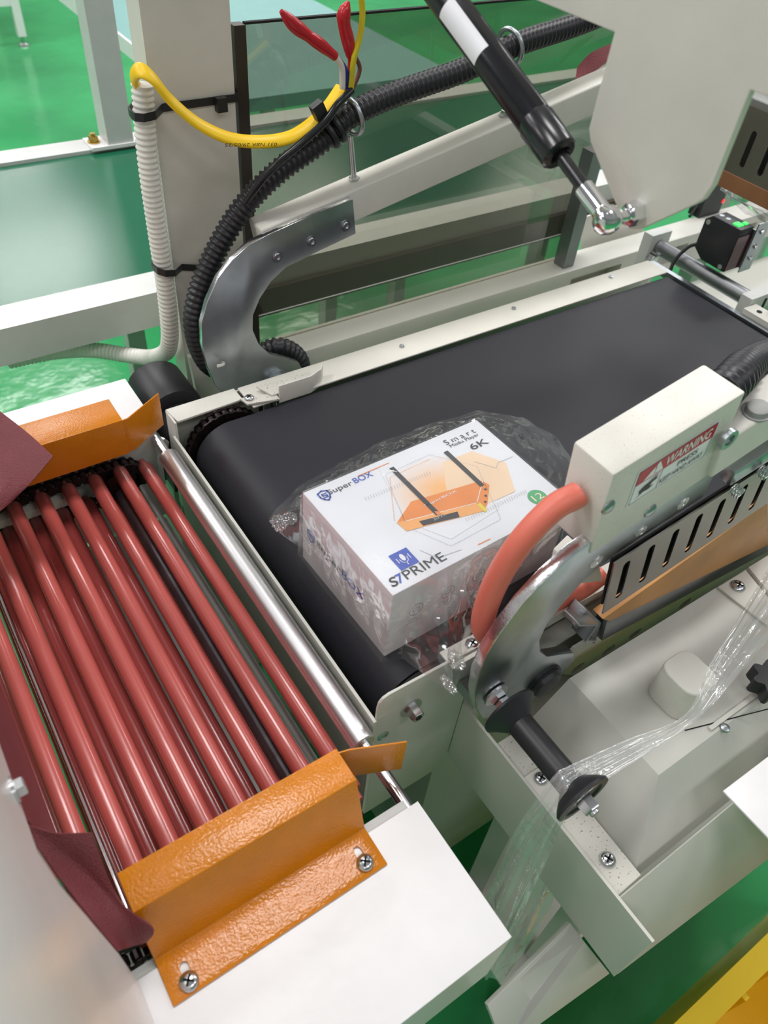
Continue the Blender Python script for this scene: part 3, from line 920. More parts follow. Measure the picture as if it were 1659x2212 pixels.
# perforated angle rail and round bar behind the cover
pr = prism('perforated_rail', [(0.4489, 0.2440, 0.7511), (0.4694, 0.2440, 0.7814), (0.8064, 0.2440, 0.7815), (0.8604, 0.2440, 0.7058), (0.5136, 0.2440, 0.6882)], (0, 0.003, 0), 'sage', mb)
pr.name = 'perforated_rail'
cs = []
for q in ((0.4966, 0.2440, 0.7208), (0.5480, 0.2440, 0.7179), (0.5929, 0.2440, 0.7178), (0.6837, 0.2440, 0.7172)):
    cs.append(slot_cutter(V(q) - ax * 0.004, V(q) + ax * 0.004, 0.0065, (0, 0.01, 0)))
cut(pr, cs)
box('bounce_blocker', 0.385, 0.95, 0.2140, 0.2715, 0.700, 0.703, 'sage', mb, 0.0005)  # added ledge closing the gap so green floor bounce misses the rail
cyl('round_bar', (0.40, 0.262, 0.790), (0.95, 0.262, 0.826), 0.010, 'sage', mb, 20)
for lx in (0.41, 0.92):
    for ly in (0.072, 0.195):
        box('leg', lx - 0.015, lx + 0.015, ly - 0.015, ly + 0.015, 0.0, 0.650 if ly < 0.1 else 0.737, 'sage', mb, 0.002)
box('lower_shelf', 0.345, 0.95, 0.060, 0.205, 0.30, 0.306, 'sage', mb, 0.001)

# white table sheet at the right edge of the picture
ws = thing('side_tray', 'white sheet tray corner above the grey base at right edge', 'tray', (0.63, -0.04, 0))
prism('tray_top', [(0.4650, 0.0520, 0.800), (0.4650, -0.12, 0.800), (0.80, -0.12, 0.800), (0.80, 0.046, 0.800)], (0, 0, 0.003), 'white', ws, 0.0012)
for lx in (0.56, 0.74):
    box('bracket', lx, lx + 0.03, 0.0380, 0.0500, 0.7642, 0.7998, 'white', ws, 0.001)

# ------------------------------------------------------------------ gas strut and its bracket plate
pl = thing('bracket_plate', 'large cream steel bracket plate holding the gas strut ball', 'bracket', (0.43, 0.34, 1.2))
px_ = 0.430
pp = [(0.4300, 0.3688, 1.3270), (0.4300, 0.3695, 1.2699), (0.4300, 0.3654, 1.2629), (0.4300, 0.3194, 1.2262), (0.4300, 0.3133, 1.2240), (0.4300, 0.3046, 1.2275), (0.4300, 0.2702, 1.2597), (0.4300, 0.2676, 1.2634), (0.4300, 0.2649, 1.2726), (0.4300, 0.2641, 1.3253), (0.430, 0.06, 1.3255), (0.430, 0.06, 1.60), (0.430, 0.62, 1.60), (0.430, 0.62, 1.3290)]
prism('plate', pp, (0.006, 0, 0), 'cream', pl, 0.0012)
box('support_beam', 0.36, 0.4295, 0.60, 0.861, 1.54, 1.60, 'cream', pl, 0.002)
gs = thing('gas_strut', 'black gas strut with white label and chrome ball joint', 'gas strut', (0.405, 0.32, 1.2))
sx = 0.402
b0 = V((0.4020, 0.3103, 1.2369))
b1 = V((0.4020, 0.5027, 1.3159))
sd = (b1 - b0).normalized()
lathe('ball_socket', b0 - sd * 0.0088, sd, [(0, 0.0), (0.0012, 0.0048), (0.004, 0.0084), (0.0088, 0.0102), (0.0136, 0.0088), (0.0160, 0.0066), (0.0172, 0.0064), (0.0370, 0.0064), (0.0380, 0.0056)], 'chrome', gs, 28)
cyl('ball_stud', b0, (0.4300, b0.y, b0.z), 0.0042, 'chrome', gs)
lathe('ball_stud_collar', (0.4190, b0.y, b0.z), (1, 0, 0), [(0, 0.0048), (0.0012, 0.0076), (0.0075, 0.0082), (0.011, 0.0082)], 'chrome', gs, 6)
cyl('piston_rod', b0 + sd * 0.029, b0 + sd * 0.062, 0.0046, 'black_gloss', gs)
lathe('collar', b0 + sd * 0.0570, sd, [(0.005, 0.0050), (0.0, 0.0075), (0.0005, 0.0112), (0.002, 0.0126), (0.030, 0.0130), (0.0315, 0.0121), (0.036, 0.0121)], 'black_gloss', gs, 32)
lathe('cylinder', b0 + sd * 0.089, sd, [(0, 0.0115), (0.001, 0.0122), (0.205, 0.0122), (0.215, 0.0112), (0.216, 0.006)], 'black_gloss', gs, 32)
a_, b_, d_ = frame(sd)
view = (V((0, 0, 1.45)) - (b0 + sd * 0.2)).normalized()
view = (view - sd * view.dot(sd)).normalized()
side = sd.cross(view)
bm = bmesh.new()
rows = []
for i in range(2):
    rows.append([bm.verts.new(b0 + sd * (0.1485 if i == 0 else 0.197) + (view * math.cos(t) + side * math.sin(t)) * 0.01235) for t in [(-1.0 + 1.35 * k / 14) * 1.0 for k in range(15)]])
for k in range(14):
    bm.faces.new((rows[0][k], rows[0][k + 1], rows[1][k + 1], rows[1][k]))
sl = finish(bm, 'strut_label', 'paper', gs)
text('lettering', 'VD17 34-272-18', b0 + sd * 0.152 + (view * math.cos(-0.42) + side * math.sin(-0.42)) * 0.0125, sd, side, 0.040, 0.0030, 'ink_grey', sl, -0.0003 if False else 0.0002, 0.1)

# ------------------------------------------------------------------ main black hose, cable tie, cables
hz = [(0.9249, 0.8000, 1.2104), (0.8536, 0.8000, 1.1967), (0.7472, 0.7920, 1.1846), (0.6676, 0.7880, 1.1653), (0.5662, 0.7860, 1.1496), (0.5037, 0.7840, 1.1342), (0.4724, 0.7840, 1.1141), (0.4154, 0.7900, 1.0834), (0.3704, 0.7980, 1.0435), (0.3285, 0.7980, 0.9894), (0.3023, 0.7920, 0.9440), (0.2960, 0.7900, 0.9047), (0.3096, 0.7920, 0.8542), (0.3465, 0.8050, 0.8228), (0.3938, 0.8150, 0.8280), (0.4211, 0.8050, 0.8369), (0.4475, 0.8000, 0.8124), (0.4540, 0.7980, 0.7670)]
mh = corrugated('corrugated_hose', hz, 0.0138, 0.0070, 0.0024, 'hose')
tag(mh, 'long black corrugated hose arching over the far arm and around its hook', 'hose')
ct = thing('cable_tie', 'black cable tie strapping yellow cable to the black corrugated hose', 'cable tie', (0.49, 0.78, 1.13))
hc = V((0.4813, 0.7840, 1.1220))
hd = (V((0.5037, 0.7840, 1.1342)) - V((0.4663, 0.7840, 1.1109))).normalized()
bm = bmesh.new()
for off in (-0.004, 0.0065):
    P = [hc + hd * off + (frame(hd)[0] * math.cos(t / 32 * 2 * math.pi) * 0.0155 + frame(hd)[1] * math.sin(t / 32 * 2 * math.pi) * 0.0165) for t in range(33)]
    b_tube(bm, P, 0.0036, 8, flat=None, cap=False)
finish(bm, 'strap', 'black_plastic', ct)
hp = V((0.4561, 0.7700, 1.1511))
bm = bmesh.new()
b_box(bm, -0.007, 0.007, -0.005, 0.005, -0.008, 0.008)
bevel(bm, 0.0012)
for v in bm.verts:
    v.co = Matrix.Rotation(-0.5, 3, 'Y') @ v.co + hp
finish(bm, 'tie_head', 'black_plastic', ct)
tube('strap_tail', [hp, hp + V((0.008, 0.004, -0.006)), hc + V((-0.006, -0.006, 0.016))], 0.0032, 'black_plastic', ct, 8)

yc = tube('yellow_cable', [(0.2991, 0.8620, 1.1557), (0.2892, 0.8580, 1.1669), (0.2849, 0.8500, 1.1783), (0.2864, 0.8350, 1.1876), (0.2955, 0.8260, 1.1821), (0.3107, 0.8220, 1.1608), (0.3359, 0.8150, 1.1373), (0.3676, 0.8050, 1.1213), (0.4016, 0.7950, 1.1171), (0.4310, 0.7850, 1.1219), (0.4558, 0.7770, 1.1375), (0.4756, 0.7790, 1.1508), (0.4936, 0.7840, 1.1652)], 0.0082, 'yellow_cable', None, 16, 10, flat=0.50, hint=(0.2, 1, 0.6))
tag(yc, 'flat yellow cable sagging from the white conduit to the black hose', 'cable')
text('lettering', '031 NBR 29/05/25', (0.4112, 0.7815, 1.1195), (-1, 0, 0.13), (0, 0.3, -1), 0.062, 0.0042, 'ink', yc, 0.0002)

bw = tube('black_cable', [(0.4968, 0.7680, 1.1673), (0.4764, 0.7630, 1.1571), (0.4581, 0.7610, 1.1410), (0.4298, 0.7620, 1.1227), (0.4041, 0.7680, 1.1036), (0.3856, 0.7780, 1.0799), (0.3730, 0.7900, 1.0545)], 0.0042, 'black_gloss', None, 12)
tag(bw, 'thin glossy black cable lying along the corrugated hose under the red wires', 'cable')
sw = thing('spliced_wires', 'bundle of coloured wires ending in two red taped tips', 'wires', (0.5, 0.78, 1.15))
tube('red_tape_wrap', [(0.4095, 0.7650, 1.2479), (0.4263, 0.7650, 1.2334), (0.4543, 0.7670, 1.2157), (0.4742, 0.7680, 1.2023)], [0.0022, 0.0052, 0.0066, 0.0070, 0.0056, 0.0064, 0.0060, 0.0050, 0.0046], 'red_tape', sw, 14)
tube('red_tape_wrap', [(0.4902, 0.7720, 1.2502), (0.4854, 0.7720, 1.2351), (0.4921, 0.7720, 1.2136), (0.4969, 0.7730, 1.1990)], [0.0018, 0.0058, 0.0074, 0.0066, 0.0072, 0.0068, 0.0060, 0.0048], 'red_tape', sw, 14)
tube('white_wire', [(0.4730, 0.7680, 1.2041), (0.4839, 0.7700, 1.1908), (0.4885, 0.7740, 1.1687)], 0.0034, 'wire_white', sw, 10)
tube('blue_wire', [(0.4800, 0.7700, 1.1995), (0.4924, 0.7720, 1.1836), (0.4946, 0.7760, 1.1666)], 0.0024, 'wire_blue', sw, 10)
tube('red_wire', [(0.4975, 0.7740, 1.2004), (0.4984, 0.7760, 1.1855), (0.4960, 0.7800, 1.1638)], 0.0032, 'red_tape', sw, 10)
tube('brown_wire', [(0.5048, 0.7800, 1.1995), (0.5149, 0.7820, 1.1823), (0.5058, 0.7820, 1.1617)], 0.0024, 'wire_brown', sw, 10)
tube('yellow_wire', [(0.5026, 0.7700, 1.2628), (0.5070, 0.7700, 1.2383), (0.5037, 0.7680, 1.2180), (0.4961, 0.7660, 1.1974), (0.4968, 0.7700, 1.1667)], 0.0032, 'wire_yellow', sw, 10)

# ------------------------------------------------------------------ frame post, conduit and its ties
fp = thing('frame_post', 'thick cream square machine post with white conduit strapped to it', 'post', (0.353, 0.91, 0))
box('post', 0.304, 0.4010, 0.862, 0.900, 0.0, 1.75, 'cream', fp, 0.004)
prism('gusset_plate', [(0.3055, 0.8500, 0.8291), (0.3212, 0.8500, 0.8241), (0.3659, 0.8500, 0.7363), (0.3450, 0.8500, 0.7066), (0.3104, 0.8500, 0.7663)], (0, 0.010, 0), 'cream', fp, 0.001)
cd_pts = [(0.2946, 0.8560, 1.1682), (0.2905, 0.8560, 1.1142), (0.2890, 0.8560, 1.0640), (0.2891, 0.8560, 0.9973), (0.2896, 0.8560, 0.9486), (0.2887, 0.8580, 0.8884), (0.2878, 0.8660, 0.8501), (0.2870, 0.8900, 0.8180), (0.2833, 0.9500, 0.7745), (0.2581, 0.9900, 0.7628), (0.2223, 1.0300, 0.7579), (0.1767, 1.0700, 0.7445), (0.1132, 1.1000, 0.7294)]
cd_ = corrugated('white_conduit', [(x - 0.0005, y, z) for x, y, z in cd_pts], 0.0118, 0.0062, 0.0015, 'white_plastic')
tag(cd_, 'white corrugated conduit running down the left edge of the cream post', 'conduit')
def strap(name, label, z, tilt):
    t = thing(name, label, 'cable tie', (0.35, 0.85, z), 'black cable ties around the post')
    lp = [(0.2775, 0.852), (0.2785, 0.844), (0.286, 0.8385), (0.300, 0.842), (0.315, 0.8595), (0.4025, 0.8600), (0.4035, 0.9020), (0.303, 0.9025), (0.286, 0.872), (0.279, 0.863)]
    bm = bmesh.new()
    n = len(lp)
    lo, hi, lo2, hi2 = [], [], [], []
    cx_, cy_ = 0.345, 0.875
    for x, y in lp:
        zz = z + tilt * (x - 0.30)
        dx, dy = x - cx_, y - cy_
        k = 1 + 0.0016 / math.hypot(dx, dy)
        lo.append(bm.verts.new((x, y, zz - 0.0042))); hi.append(bm.verts.new((x, y, zz + 0.0042)))
        lo2.append(bm.verts.new((cx_ + dx * k, cy_ + dy * k, zz - 0.0042))); hi2.append(bm.verts.new((cx_ + dx * k, cy_ + dy * k, zz + 0.0042)))
    for i in range(n):
        j = (i + 1) % n
        bm.faces.new((lo[i], lo[j], hi[j], hi[i])); bm.faces.new((lo2[j], lo2[i], hi2[i], hi2[j]))
        bm.faces.new((lo[j], lo[i], lo2[i], lo2[j])); bm.faces.new((hi[i], hi[j], hi2[j], hi2[i]))
    finish(bm, 'strap', 'black_plastic', t)
    return t
s1 = strap('cable_tie', 'upper black cable tie around the post under the yellow cable', 1.142, 0.0)
hx = V((0.3811, 0.8580, 1.1398))
box('tie_head', hx.x - 0.006, hx.x + 0.006, 0.852, 0.8605, hx.z - 0.0085, hx.z + 0.0065, 'black_plastic', s1, 0.001)
s2 = strap('cable_tie', 'lower black cable tie around the post beside the hook bracket', 0.960, -0.30)

# ------------------------------------------------------------------ green belt conveyor behind
gc = thing('belt_conveyor', 'green belt conveyor with pale grey frame beams running behind the post', 'conveyor', (0.9, 1.28, 0))
box('front_beam', -1.2, 3.2, 0.988, 1.046, 0.797, 0.852, 'grey_paint', gc, 0.003)
box('rear_beam', -1.2, 3.2, 1.512, 1.566, 0.797, 0.852, 'grey_paint', gc, 0.003)
box('belt', -1.25, 3.25, 1.047, 1.511, 0.835, 0.846, 'green_belt', gc, 0.002)
box('shade_band', 0.47, 3.2, 0.978, 0.986, 0.772, 0.818, 'beam_shade', gc, 0.001)  # added dark strip: paints the beam front as shaded behind the acrylic
for lx in (-0.9, 0.43, 1.7, 3.0):
    for ly in (1.015, 1.54):
        box('leg', lx - 0.02, lx + 0.02, ly - 0.02, ly + 0.02, 0.0, 0.80, 'grey_paint', gc, 0.002)
box('upright', 0.4370, 0.4860, 1.505, 1.553, 0.852, 1.75, 'grey_paint', gc, 0.003)
box('foot_plate', 0.405, 0.500, 1.502, 1.556, 0.852, 0.858, 'white', gc, 0.001)
hex_bolt((0.418, 1.53, 0.858), (0, 0, 1), 0.009, 0.009, gc, 'bolt', 1.3, 'brass')
lathe('bolt_thread', (0.418, 1.53, 0.866), (0, 0, 1), [(0, 0.005), (0.008, 0.005)], 'brass', gc, 12)
# ------------------------------------------------------------------ smoked acrylic guard
tp = thing('acrylic_guard', 'smoked clear acrylic guard panel standing behind the far arm', 'guard panel', (0.9, 0.87, 0.85))
box('panel', 0.4210, 1.066, 0.870, 0.8745, 0.8010, 1.2100, 'tinted', tp, 0)
box('panel_seam', 0.4210, 1.066, 0.8685, 0.8698, 0.8500, 0.8512, 'grey_paint', tp, 0)
box('edge_strip', 0.4065, 0.4205, 0.866, 0.880, 0.801, 1.2110, 'brown_board', tp, 0.001)
box('top_edge', 0.4210, 1.066, 0.8695, 0.8750, 1.2102, 1.2125, 'void', tp, 0)
M_back = mat('dark_brown_strip', (52, 44, 38), 0.4)
for c in tp.children:
    if c.name.startswith('edge_strip'):
        c.data.materials[0] = M_back

# ------------------------------------------------------------------ machine frame rail behind the belt and exit section
mf = thing('support_stand', 'grey machine frame rail with cut-outs running behind the black belt', 'stand', (1.1, 0.86, 0))
rb = prism('frame_rail', [(0.435, 0.828, 0.800), (2.1, 0.828, 0.800), (2.1, 0.828, 0.735), (0.435, 0.828, 0.735)], (0, 0.054, 0), 'sage', mf, 0.003)
def quad_cutter(pts, vec):
    bm = bmesh.new()
    b_prism(bm, pts, vec)
    return finish(bm, 'cutter', 'void')
cut(rb, [quad_cutter([V((x0, 0.82, 0.783)), V((x1, 0.82, 0.783)), V((x1, 0.82, 0.752)), V((x0, 0.82, 0.752))], (0, 0.04, 0)) for x0, x1 in ((1.02, 1.15), (1.235, 1.34), (1.45, 1.56))])
box('rail_core', 0.95, 1.65, 0.861, 0.864, 0.745, 0.790, 'void', mf, 0)
for lx in (0.50, 1.25, 2.05):
    box('leg', lx - 0.02, lx + 0.02, 0.835, 0.875, 0.0, 0.736, 'sage', mf, 0.002)
prism('upright_plate', [(1.1383, 0.9000, 0.6798), (1.0972, 0.9000, 0.8507), (1.2384, 0.9000, 0.8596), (1.3329, 0.9000, 0.7156)], (0, 0.004, 0), 'cream', mf, 0.001)
box('upright_bar', 1.005, 1.030, 0.840, 0.865, 0.80, 1.0, 'alu_profile', mf, 0.002)

ex = thing('exit_frame', 'pale exit frame with a round cross bar beyond the belt end', 'frame', (1.15, 0.55, 0))
box('end_bar', 1.0850, 1.0950, 0.30, 0.728, 0.838, 0.850, 'galv', ex, 0.001)
cyl('cross_bar', (1.150, 0.765, 0.846), (1.150, 0.5655, 0.846), 0.0125, 'alu_profile', ex, 24)
box('clamp_block', 1.125, 1.175, 0.765, 0.785, 0.800, 0.870, 'grey_paint', ex, 0.002)
hex_bolt((1.135, 0.765, 0.830), (0, -1, 0), 0.008, 0.012, ex, 'clamp_bolt', 1.4)
box('side_plate', 1.112, 1.60, 0.545, 0.565, 0.800, 0.868, 'grey_paint', ex, 0.002)
for sxx in (1.150, 1.185):
    box('groove', sxx, sxx + 0.005, 0.5435, 0.5452, 0.812, 0.860, 'void', ex, 0)
box('cross_plate', 1.096, 1.126, 0.10, 0.544, 0.800, 0.858, 'cream', ex, 0.002)
for yy in (0.525, 0.490):
    lathe('hole', (1.110, yy, 0.8582), (0, 0, 1), [(0, 0.0045), (0.0003, 0.0045)], 'void', ex, 14)
box('slot_rail', 1.126, 1.70, 0.460, 0.520, 0.840, 0.875, 'grey_paint', ex, 0.002)
box('lower_tray', 1.10, 2.0, 0.57, 0.82, 0.68, 0.69, 'sage', ex, 0.002)
for lx, ly in ((1.12, 0.13), (1.55, 0.50), (1.14, 0.775)):
    box('leg', lx - 0.012, lx + 0.012, ly - 0.012, ly + 0.012, 0.0, 0.80, 'sage', ex, 0.002)

# photoelectric sensor on its bracket
ps = thing('photo_sensor', 'black photoelectric sensor with green lights on a steel bracket', 'sensor', (1.16, 0.60, 0.885))
bm = bmesh.new()
S0 = V((1.1500, 0.7034, 0.9092))
def sensor(parent, x, y0, y1, z0, z1, w, chamfer=True):
    p = [(y1, z0 + 0.014), (y1, z1 - 0.010), (y1 - 0.012, z1), (y0, z1), (y0, z0), (y1 - 0.020, z0)]
    return prism('housing', [(x, a, b) for a, b in p], (w, 0, 0), 'black_plastic', parent, 0.0012)
sensor(ps, 1.140, 0.625, 0.692, 0.868, 0.940, 0.034)
prism('red_window', [(1.1402, 0.6235, 0.870), (1.1738, 0.6235, 0.870), (1.1738, 0.6235, 0.928), (1.1402, 0.6235, 0.928)], (0, 0.0012, 0), 'red_lens', ps)
box('led', 1.146, 1.158, 0.634, 0.646, 0.9395, 0.9415, 'led_green', ps, 0.0004)
box('led', 1.163, 1.170, 0.634, 0.641, 0.9395, 0.9415, 'led_green', ps, 0.0004)
for yy in (0.661, 0.674):
    lathe('button', (1.154, yy, 0.9398), (0, 0, 1), [(0, 0.0045), (0.001, 0.004), (0.001, 0)], 'galv', ps, 14)
for yy, zz in ((0.684, 0.928), (0.634, 0.874)):
    lathe('screw', (1.1398, yy, zz), (-1, 0, 0), [(0, 0.0042), (0.0008, 0.004), (0.0008, 0.002), (0.0003, 0.002), (0.0003, 0)], 'steel', ps, 14)
box('bracket', 1.176, 1.206, 0.619, 0.621, 0.862, 0.945, 'galv', ps, 0.0005)
box('bracket_arm', 1.1745, 1.177, 0.621, 0.680, 0.870, 0.935, 'galv', ps, 0.0005)
for zz in (0.885, 0.905, 0.93):
    lathe('screw', (1.191, 0.6188, zz), (0, -1, 0), [(0, 0.004), (0.003, 0.0035), (0.003, 0)], 'steel', ps, 12)
tube('sensor_cable', [(1.150, 0.692, 0.885), (1.140, 0.703, 0.875), (1.120, 0.706, 0.850), (1.105, 0.690, 0.82), (1.100, 0.66, 0.79)], 0.003, 'black_rubber', ps, 10)
ps2 = thing('photo_sensor', 'small black sensor with a red light beyond the cream plate', 'sensor', (1.42, 0.93, 0.885))
s2b = V((1.4466, 0.8800, 0.8351))
box('housing', s2b.x - 0.035, s2b.x + 0.03, 0.872, 0.900, s2b.z - 0.035, s2b.z + 0.03, 'black_plastic', ps2, 0.002)
q = V((1.4760, 0.8710, 0.8240))
lathe('led', (q.x, 0.872, q.z), (0, -1, 0), [(0, 0.004), (0.001, 0.003), (0.001, 0)], 'led_red', ps2, 12)
cyl('stand', (s2b.x, 0.886, 0.80), (s2b.x, 0.886, s2b.z - 0.03), 0.006, 'steel', ps2)
tube('sensor_cable', [(s2b.x - 0.03, 0.885, s2b.z - 0.01), (s2b.x - 0.045, 0.884, s2b.z - 0.03), (s2b.x - 0.05, 0.884, 0.802)], 0.003, 'black_rubber', ps2, 8)

# transverse jaw far right: slotted plate and brown board, running across the belt
tj = thing('cross_jaw', 'slotted steel cross jaw with brown strip above the belt end', 'machine jaw', (1.0, 0.5, 1.05))
jz0, jz1 = 1.052, 1.145
gp = prism('slotted_guard', [(1.0, 0.62, jz0 + 0.010), (1.0, 0.262, jz0 + 0.010), (1.0, 0.262, jz1), (1.0, 0.62, jz1)], (0.002, 0, 0), 'stainless', tj)
cut(gp, [slot_cutter((1.0, yy, jz0 + 0.026), (1.0, yy, jz0 + 0.064), 0.004, (0.01, 0, 0)) for yy in [0.585 - 0.029 * k for k in range(10)]])
box('guard_backing', 1.014, 1.018, 0.262, 0.62, jz0 + 0.012, jz1 - 0.006, 'alu_profile', tj, 0)
box('brown_strip', 0.998, 1.022, 0.262, 0.622, jz0 - 0.010, jz0 + 0.010, 'brown_board', tj, 0.001)
box('jaw_beam', 1.004, 1.040, 0.262, 0.622, jz1 + 0.002, jz1 + 0.045, 'grey_paint', tj, 0.002)
box('jaw_edge', 0.998, 1.006, 0.262, 0.622, jz1, jz1 + 0.008, 'steel', tj, 0.001)
ff = ribbon('plastic_film', [(1.0600, 0.6530, 1.0249), (1.0600, 0.6069, 1.0249), (1.0600, 0.5294, 1.0271)], [(1.1000, 0.6601, 1.0003), (1.1200, 0.6206, 0.9773), (1.1200, 0.5457, 0.9777)], 'film_thick', 40, 14, 0.006, 4.0, 3.3)
tag(ff, 'sheet of clear film hanging below the brown strip at upper right', 'film')

# ------------------------------------------------------------------ roller conveyor in front of the tunnel
rcv = thing('roller_conveyor', 'red silicone roller conveyor with white side covers and orange guides', 'conveyor', (0.05, 0.44, 0))
RY0, RY1 = 0.232, 0.688
def roller(x, z, m):
    bm = bmesh.new()
    b_lathe(bm, (0, RY0 - 0.018, 0), (0, 1, 0), [(0, 0.004), (0.010, 0.004), (0.010, 0.0076), (0.012, 0.0082), (RY1 - RY0 + 0.018, 0.0082), (RY1 - RY0 + 0.020, 0.0076), (RY1 - RY0 + 0.020, 0.004), (RY1 - RY0 + 0.030, 0.004)], 20)
    me_o = finish(bm, 'roller', m, rcv)
    return me_o
first = {}
def place_roller(x, z, m):
    if m not in first:
        o = roller(0, 0, m)
        first[m] = o
    else:
        o = first[m].copy()
        COL.objects.link(o)
        o.parent = rcv
    o.location = (x, 0, z)
    o.matrix_parent_inverse = Matrix.Translation(-rcv.location)
    return o
for k in range(-3, 8):
    place_roller(-0.0010 + 0.0297 * (k - 1), 0.820 - (0.006 if k == 7 else 0.0), 'red_silicone')
for k in range(-5, 5):
    place_roller(0.0150 + 0.0297 * k, 0.788, 'red_silicone_low')
cyl('drive_shaft', (0.1410, 0.22, 0.800), (0.1410, 0.712, 0.800), 0.0085, 'dark_steel', rcv, 20)
lathe('shaft_bearing', (0.1410, 0.672, 0.800), (0, 1, 0), [(0, 0.010), (0, 0.020), (0.012, 0.020), (0.012, 0.010)], 'chain', rcv, 24)
cyl('tie_rod', (0.1690, 0.22, 0.785), (0.1690, 0.690, 0.785), 0.0034, 'grey_paint', rcv, 12)
cyl('tie_rod', (-0.0165, 0.22, 0.812), (-0.0165, 0.690, 0.812), 0.0026, 'chrome', rcv, 12)
cyl('aluminium_roller', (0.2030, 0.248, 0.830), (0.2030, 0.676, 0.830), 0.0115, 'alu', rcv, 32, 0.001)
cyl('roller_shaft', (0.2030, 0.150, 0.830), (0.2030, 0.735, 0.830), 0.0058, 'steel', rcv, 16)
for y in (0.700, 0.215):
    chain('roller_chain', [(-0.15, 0.820), (0.150, 0.820)] + [(0.150 + 0.024 * math.sin(math.radians(t)), 0.797 + 0.023 * math.cos(math.radians(t))) for t in range(10, 181, 15)] + [(-0.15, 0.776)], y, 0.0096, rcv)
    lathe('sprocket', (0.148, y - 0.004, 0.797), (0, 1, 0), [(0, 0.008), (0, 0.019), (0.008, 0.019), (0.008, 0.008)], 'chain', rcv, 20)
box('chain_rail', -0.15, 0.098, 0.690, 0.712, 0.795, 0.806, 'cream', rcv, 0.002)
box('inner_wall', -0.25, 0.200, 0.714, 0.722, 0.70, 0.842, 'grey_paint', rcv, 0.001)
box('inner_wall_near', -0.25, 0.200, 0.178, 0.186, 0.70, 0.842, 'grey_paint', rcv, 0.001)
box('bottom_tray_near', -0.25, 0.0115, 0.187, 0.330, 0.690, 0.694, 'grey_paint', rcv, 0.001)
box('bottom_tray', 0.012, 0.198, 0.187, 0.713, 0.690, 0.694, 'grey_paint', rcv, 0.001)
cyl('stay_bar', (0.10, 0.725, 0.805), (0.195, 0.722, 0.815), 0.004, 'steel', rcv)
hex_bolt((0.206, 0.712, 0.822), (0.3, -1, 0.3), 0.008, 0.010, rcv, 'bolt', 0)
def cover(y0, y1, m, name):
    bm = bmesh.new()
    b_box(bm, -0.30, 0.2085, y0, y1, 0.742, 0.845)
    bevel(bm, 0.004, 3)
    return finish(bm, name, m, rcv)
cover(0.0600, 0.1780, 'white', 'side_cover')
cover(0.7230, 0.8220, 'white_speck', 'side_cover')
# orange guides
gx0, gx1 = -0.0120, 0.1600
near_prof = [(gx0, 0.1500, 0.8456), (gx0, 0.1835, 0.8456), (gx0, 0.2005, 0.8990), (gx0, 0.2270, 0.8990), (gx0, 0.2270, 0.8500)]
gn = sheet('orange_guide', near_prof, (gx1 - gx0, 0, 0), -0.0016, 'orange', rcv, 0.0007)
far_prof = [(-0.012, 0.7720, 0.8456), (-0.012, 0.7330, 0.8456), (-0.012, 0.7160, 0.9005), (-0.012, 0.6765, 0.9005), (-0.012, 0.6765, 0.8540)]
gf = sheet('orange_guide', far_prof, (0.172, 0, 0), -0.0016, 'orange', rcv, 0.0007)
slots = []
for q0, q1 in (((0.1458, 0.1707, 0.8460), (0.1455, 0.1596, 0.8460)), ((0.0036, 0.1685, 0.8460), (0.0026, 0.1579, 0.8460))):
    slots.append((V(q0), V(q1)))
cut(gn, [slot_cutter(a, b, 0.0030, (0, 0, 0.008)) for a, b in slots])
for a, b in slots:
    pan_screw(b + V((0, 0, 0.0016)), (0, 0, 1), 0.0068, rcv, twist=0.9)
sheet('guide_wing', [(0.1585, 0.2262, 0.8995), (0.1680, 0.2240, 0.8995), (0.2105, 0.2060, 0.8995)], (0, 0, -0.046), 0.0016, 'orange', rcv, 0.0006)
sheet('guide_wing', [(0.1585, 0.6772, 0.9010), (0.1660, 0.6780, 0.9010), (0.2115, 0.7040, 0.9010)], (0, 0, -0.046), 0.0016, 'orange', rcv, 0.0006)
box('floor_light_blocker', 0.020, 0.190, 0.20, 0.70, 0.12, 0.688, 'grey_paint', rcv, 0.003)  # unseen box added below the trays to keep light off the floor
for lx in (-0.26, 0.15):
    for ly in (0.09, 0.79):
        box('leg', lx - 0.02, lx + 0.02, ly - 0.02, ly + 0.02, 0.0, 0.744, 'white', rcv, 0.002)

# motor cover at the far corner
mo = thing('drive_motor', 'black rounded drive motor cover beside the far white cover', 'motor', (0.25, 0.80, 0.7))
arch = [(0.2150, 0.790)] + [(0.2520 + 0.037 * math.cos(math.radians(t)), 0.812 + 0.030 * math.sin(math.radians(t))) for t in range(180, -1, -15)] + [(0.289, 0.790), (0.289, 0.70), (0.215, 0.70)]
prism('motor_cover', [(x, 0.772, z) for x, z in arch], (0, 0.075, 0), 'black_plastic', mo, 0.003)
arch2 = [(0.2220, 0.780)] + [(0.2520 + 0.030 * math.cos(math.radians(t)), 0.800 + 0.024 * math.sin(math.radians(t))) for t in range(180, -1, -15)] + [(0.282, 0.780), (0.282, 0.71), (0.222, 0.71)]
prism('motor_body', [(x, 0.734, z) for x, z in arch2], (0, 0.038, 0), 'black_rubber', mo, 0.002)
box('terminal_box', 0.228, 0.250, 0.7280, 0.740, 0.800, 0.828, 'blue_cap', mo, 0.002)
box('motor_foot', 0.225, 0.285, 0.750, 0.840, 0.0, 0.71, 'sage', mo, 0.002)

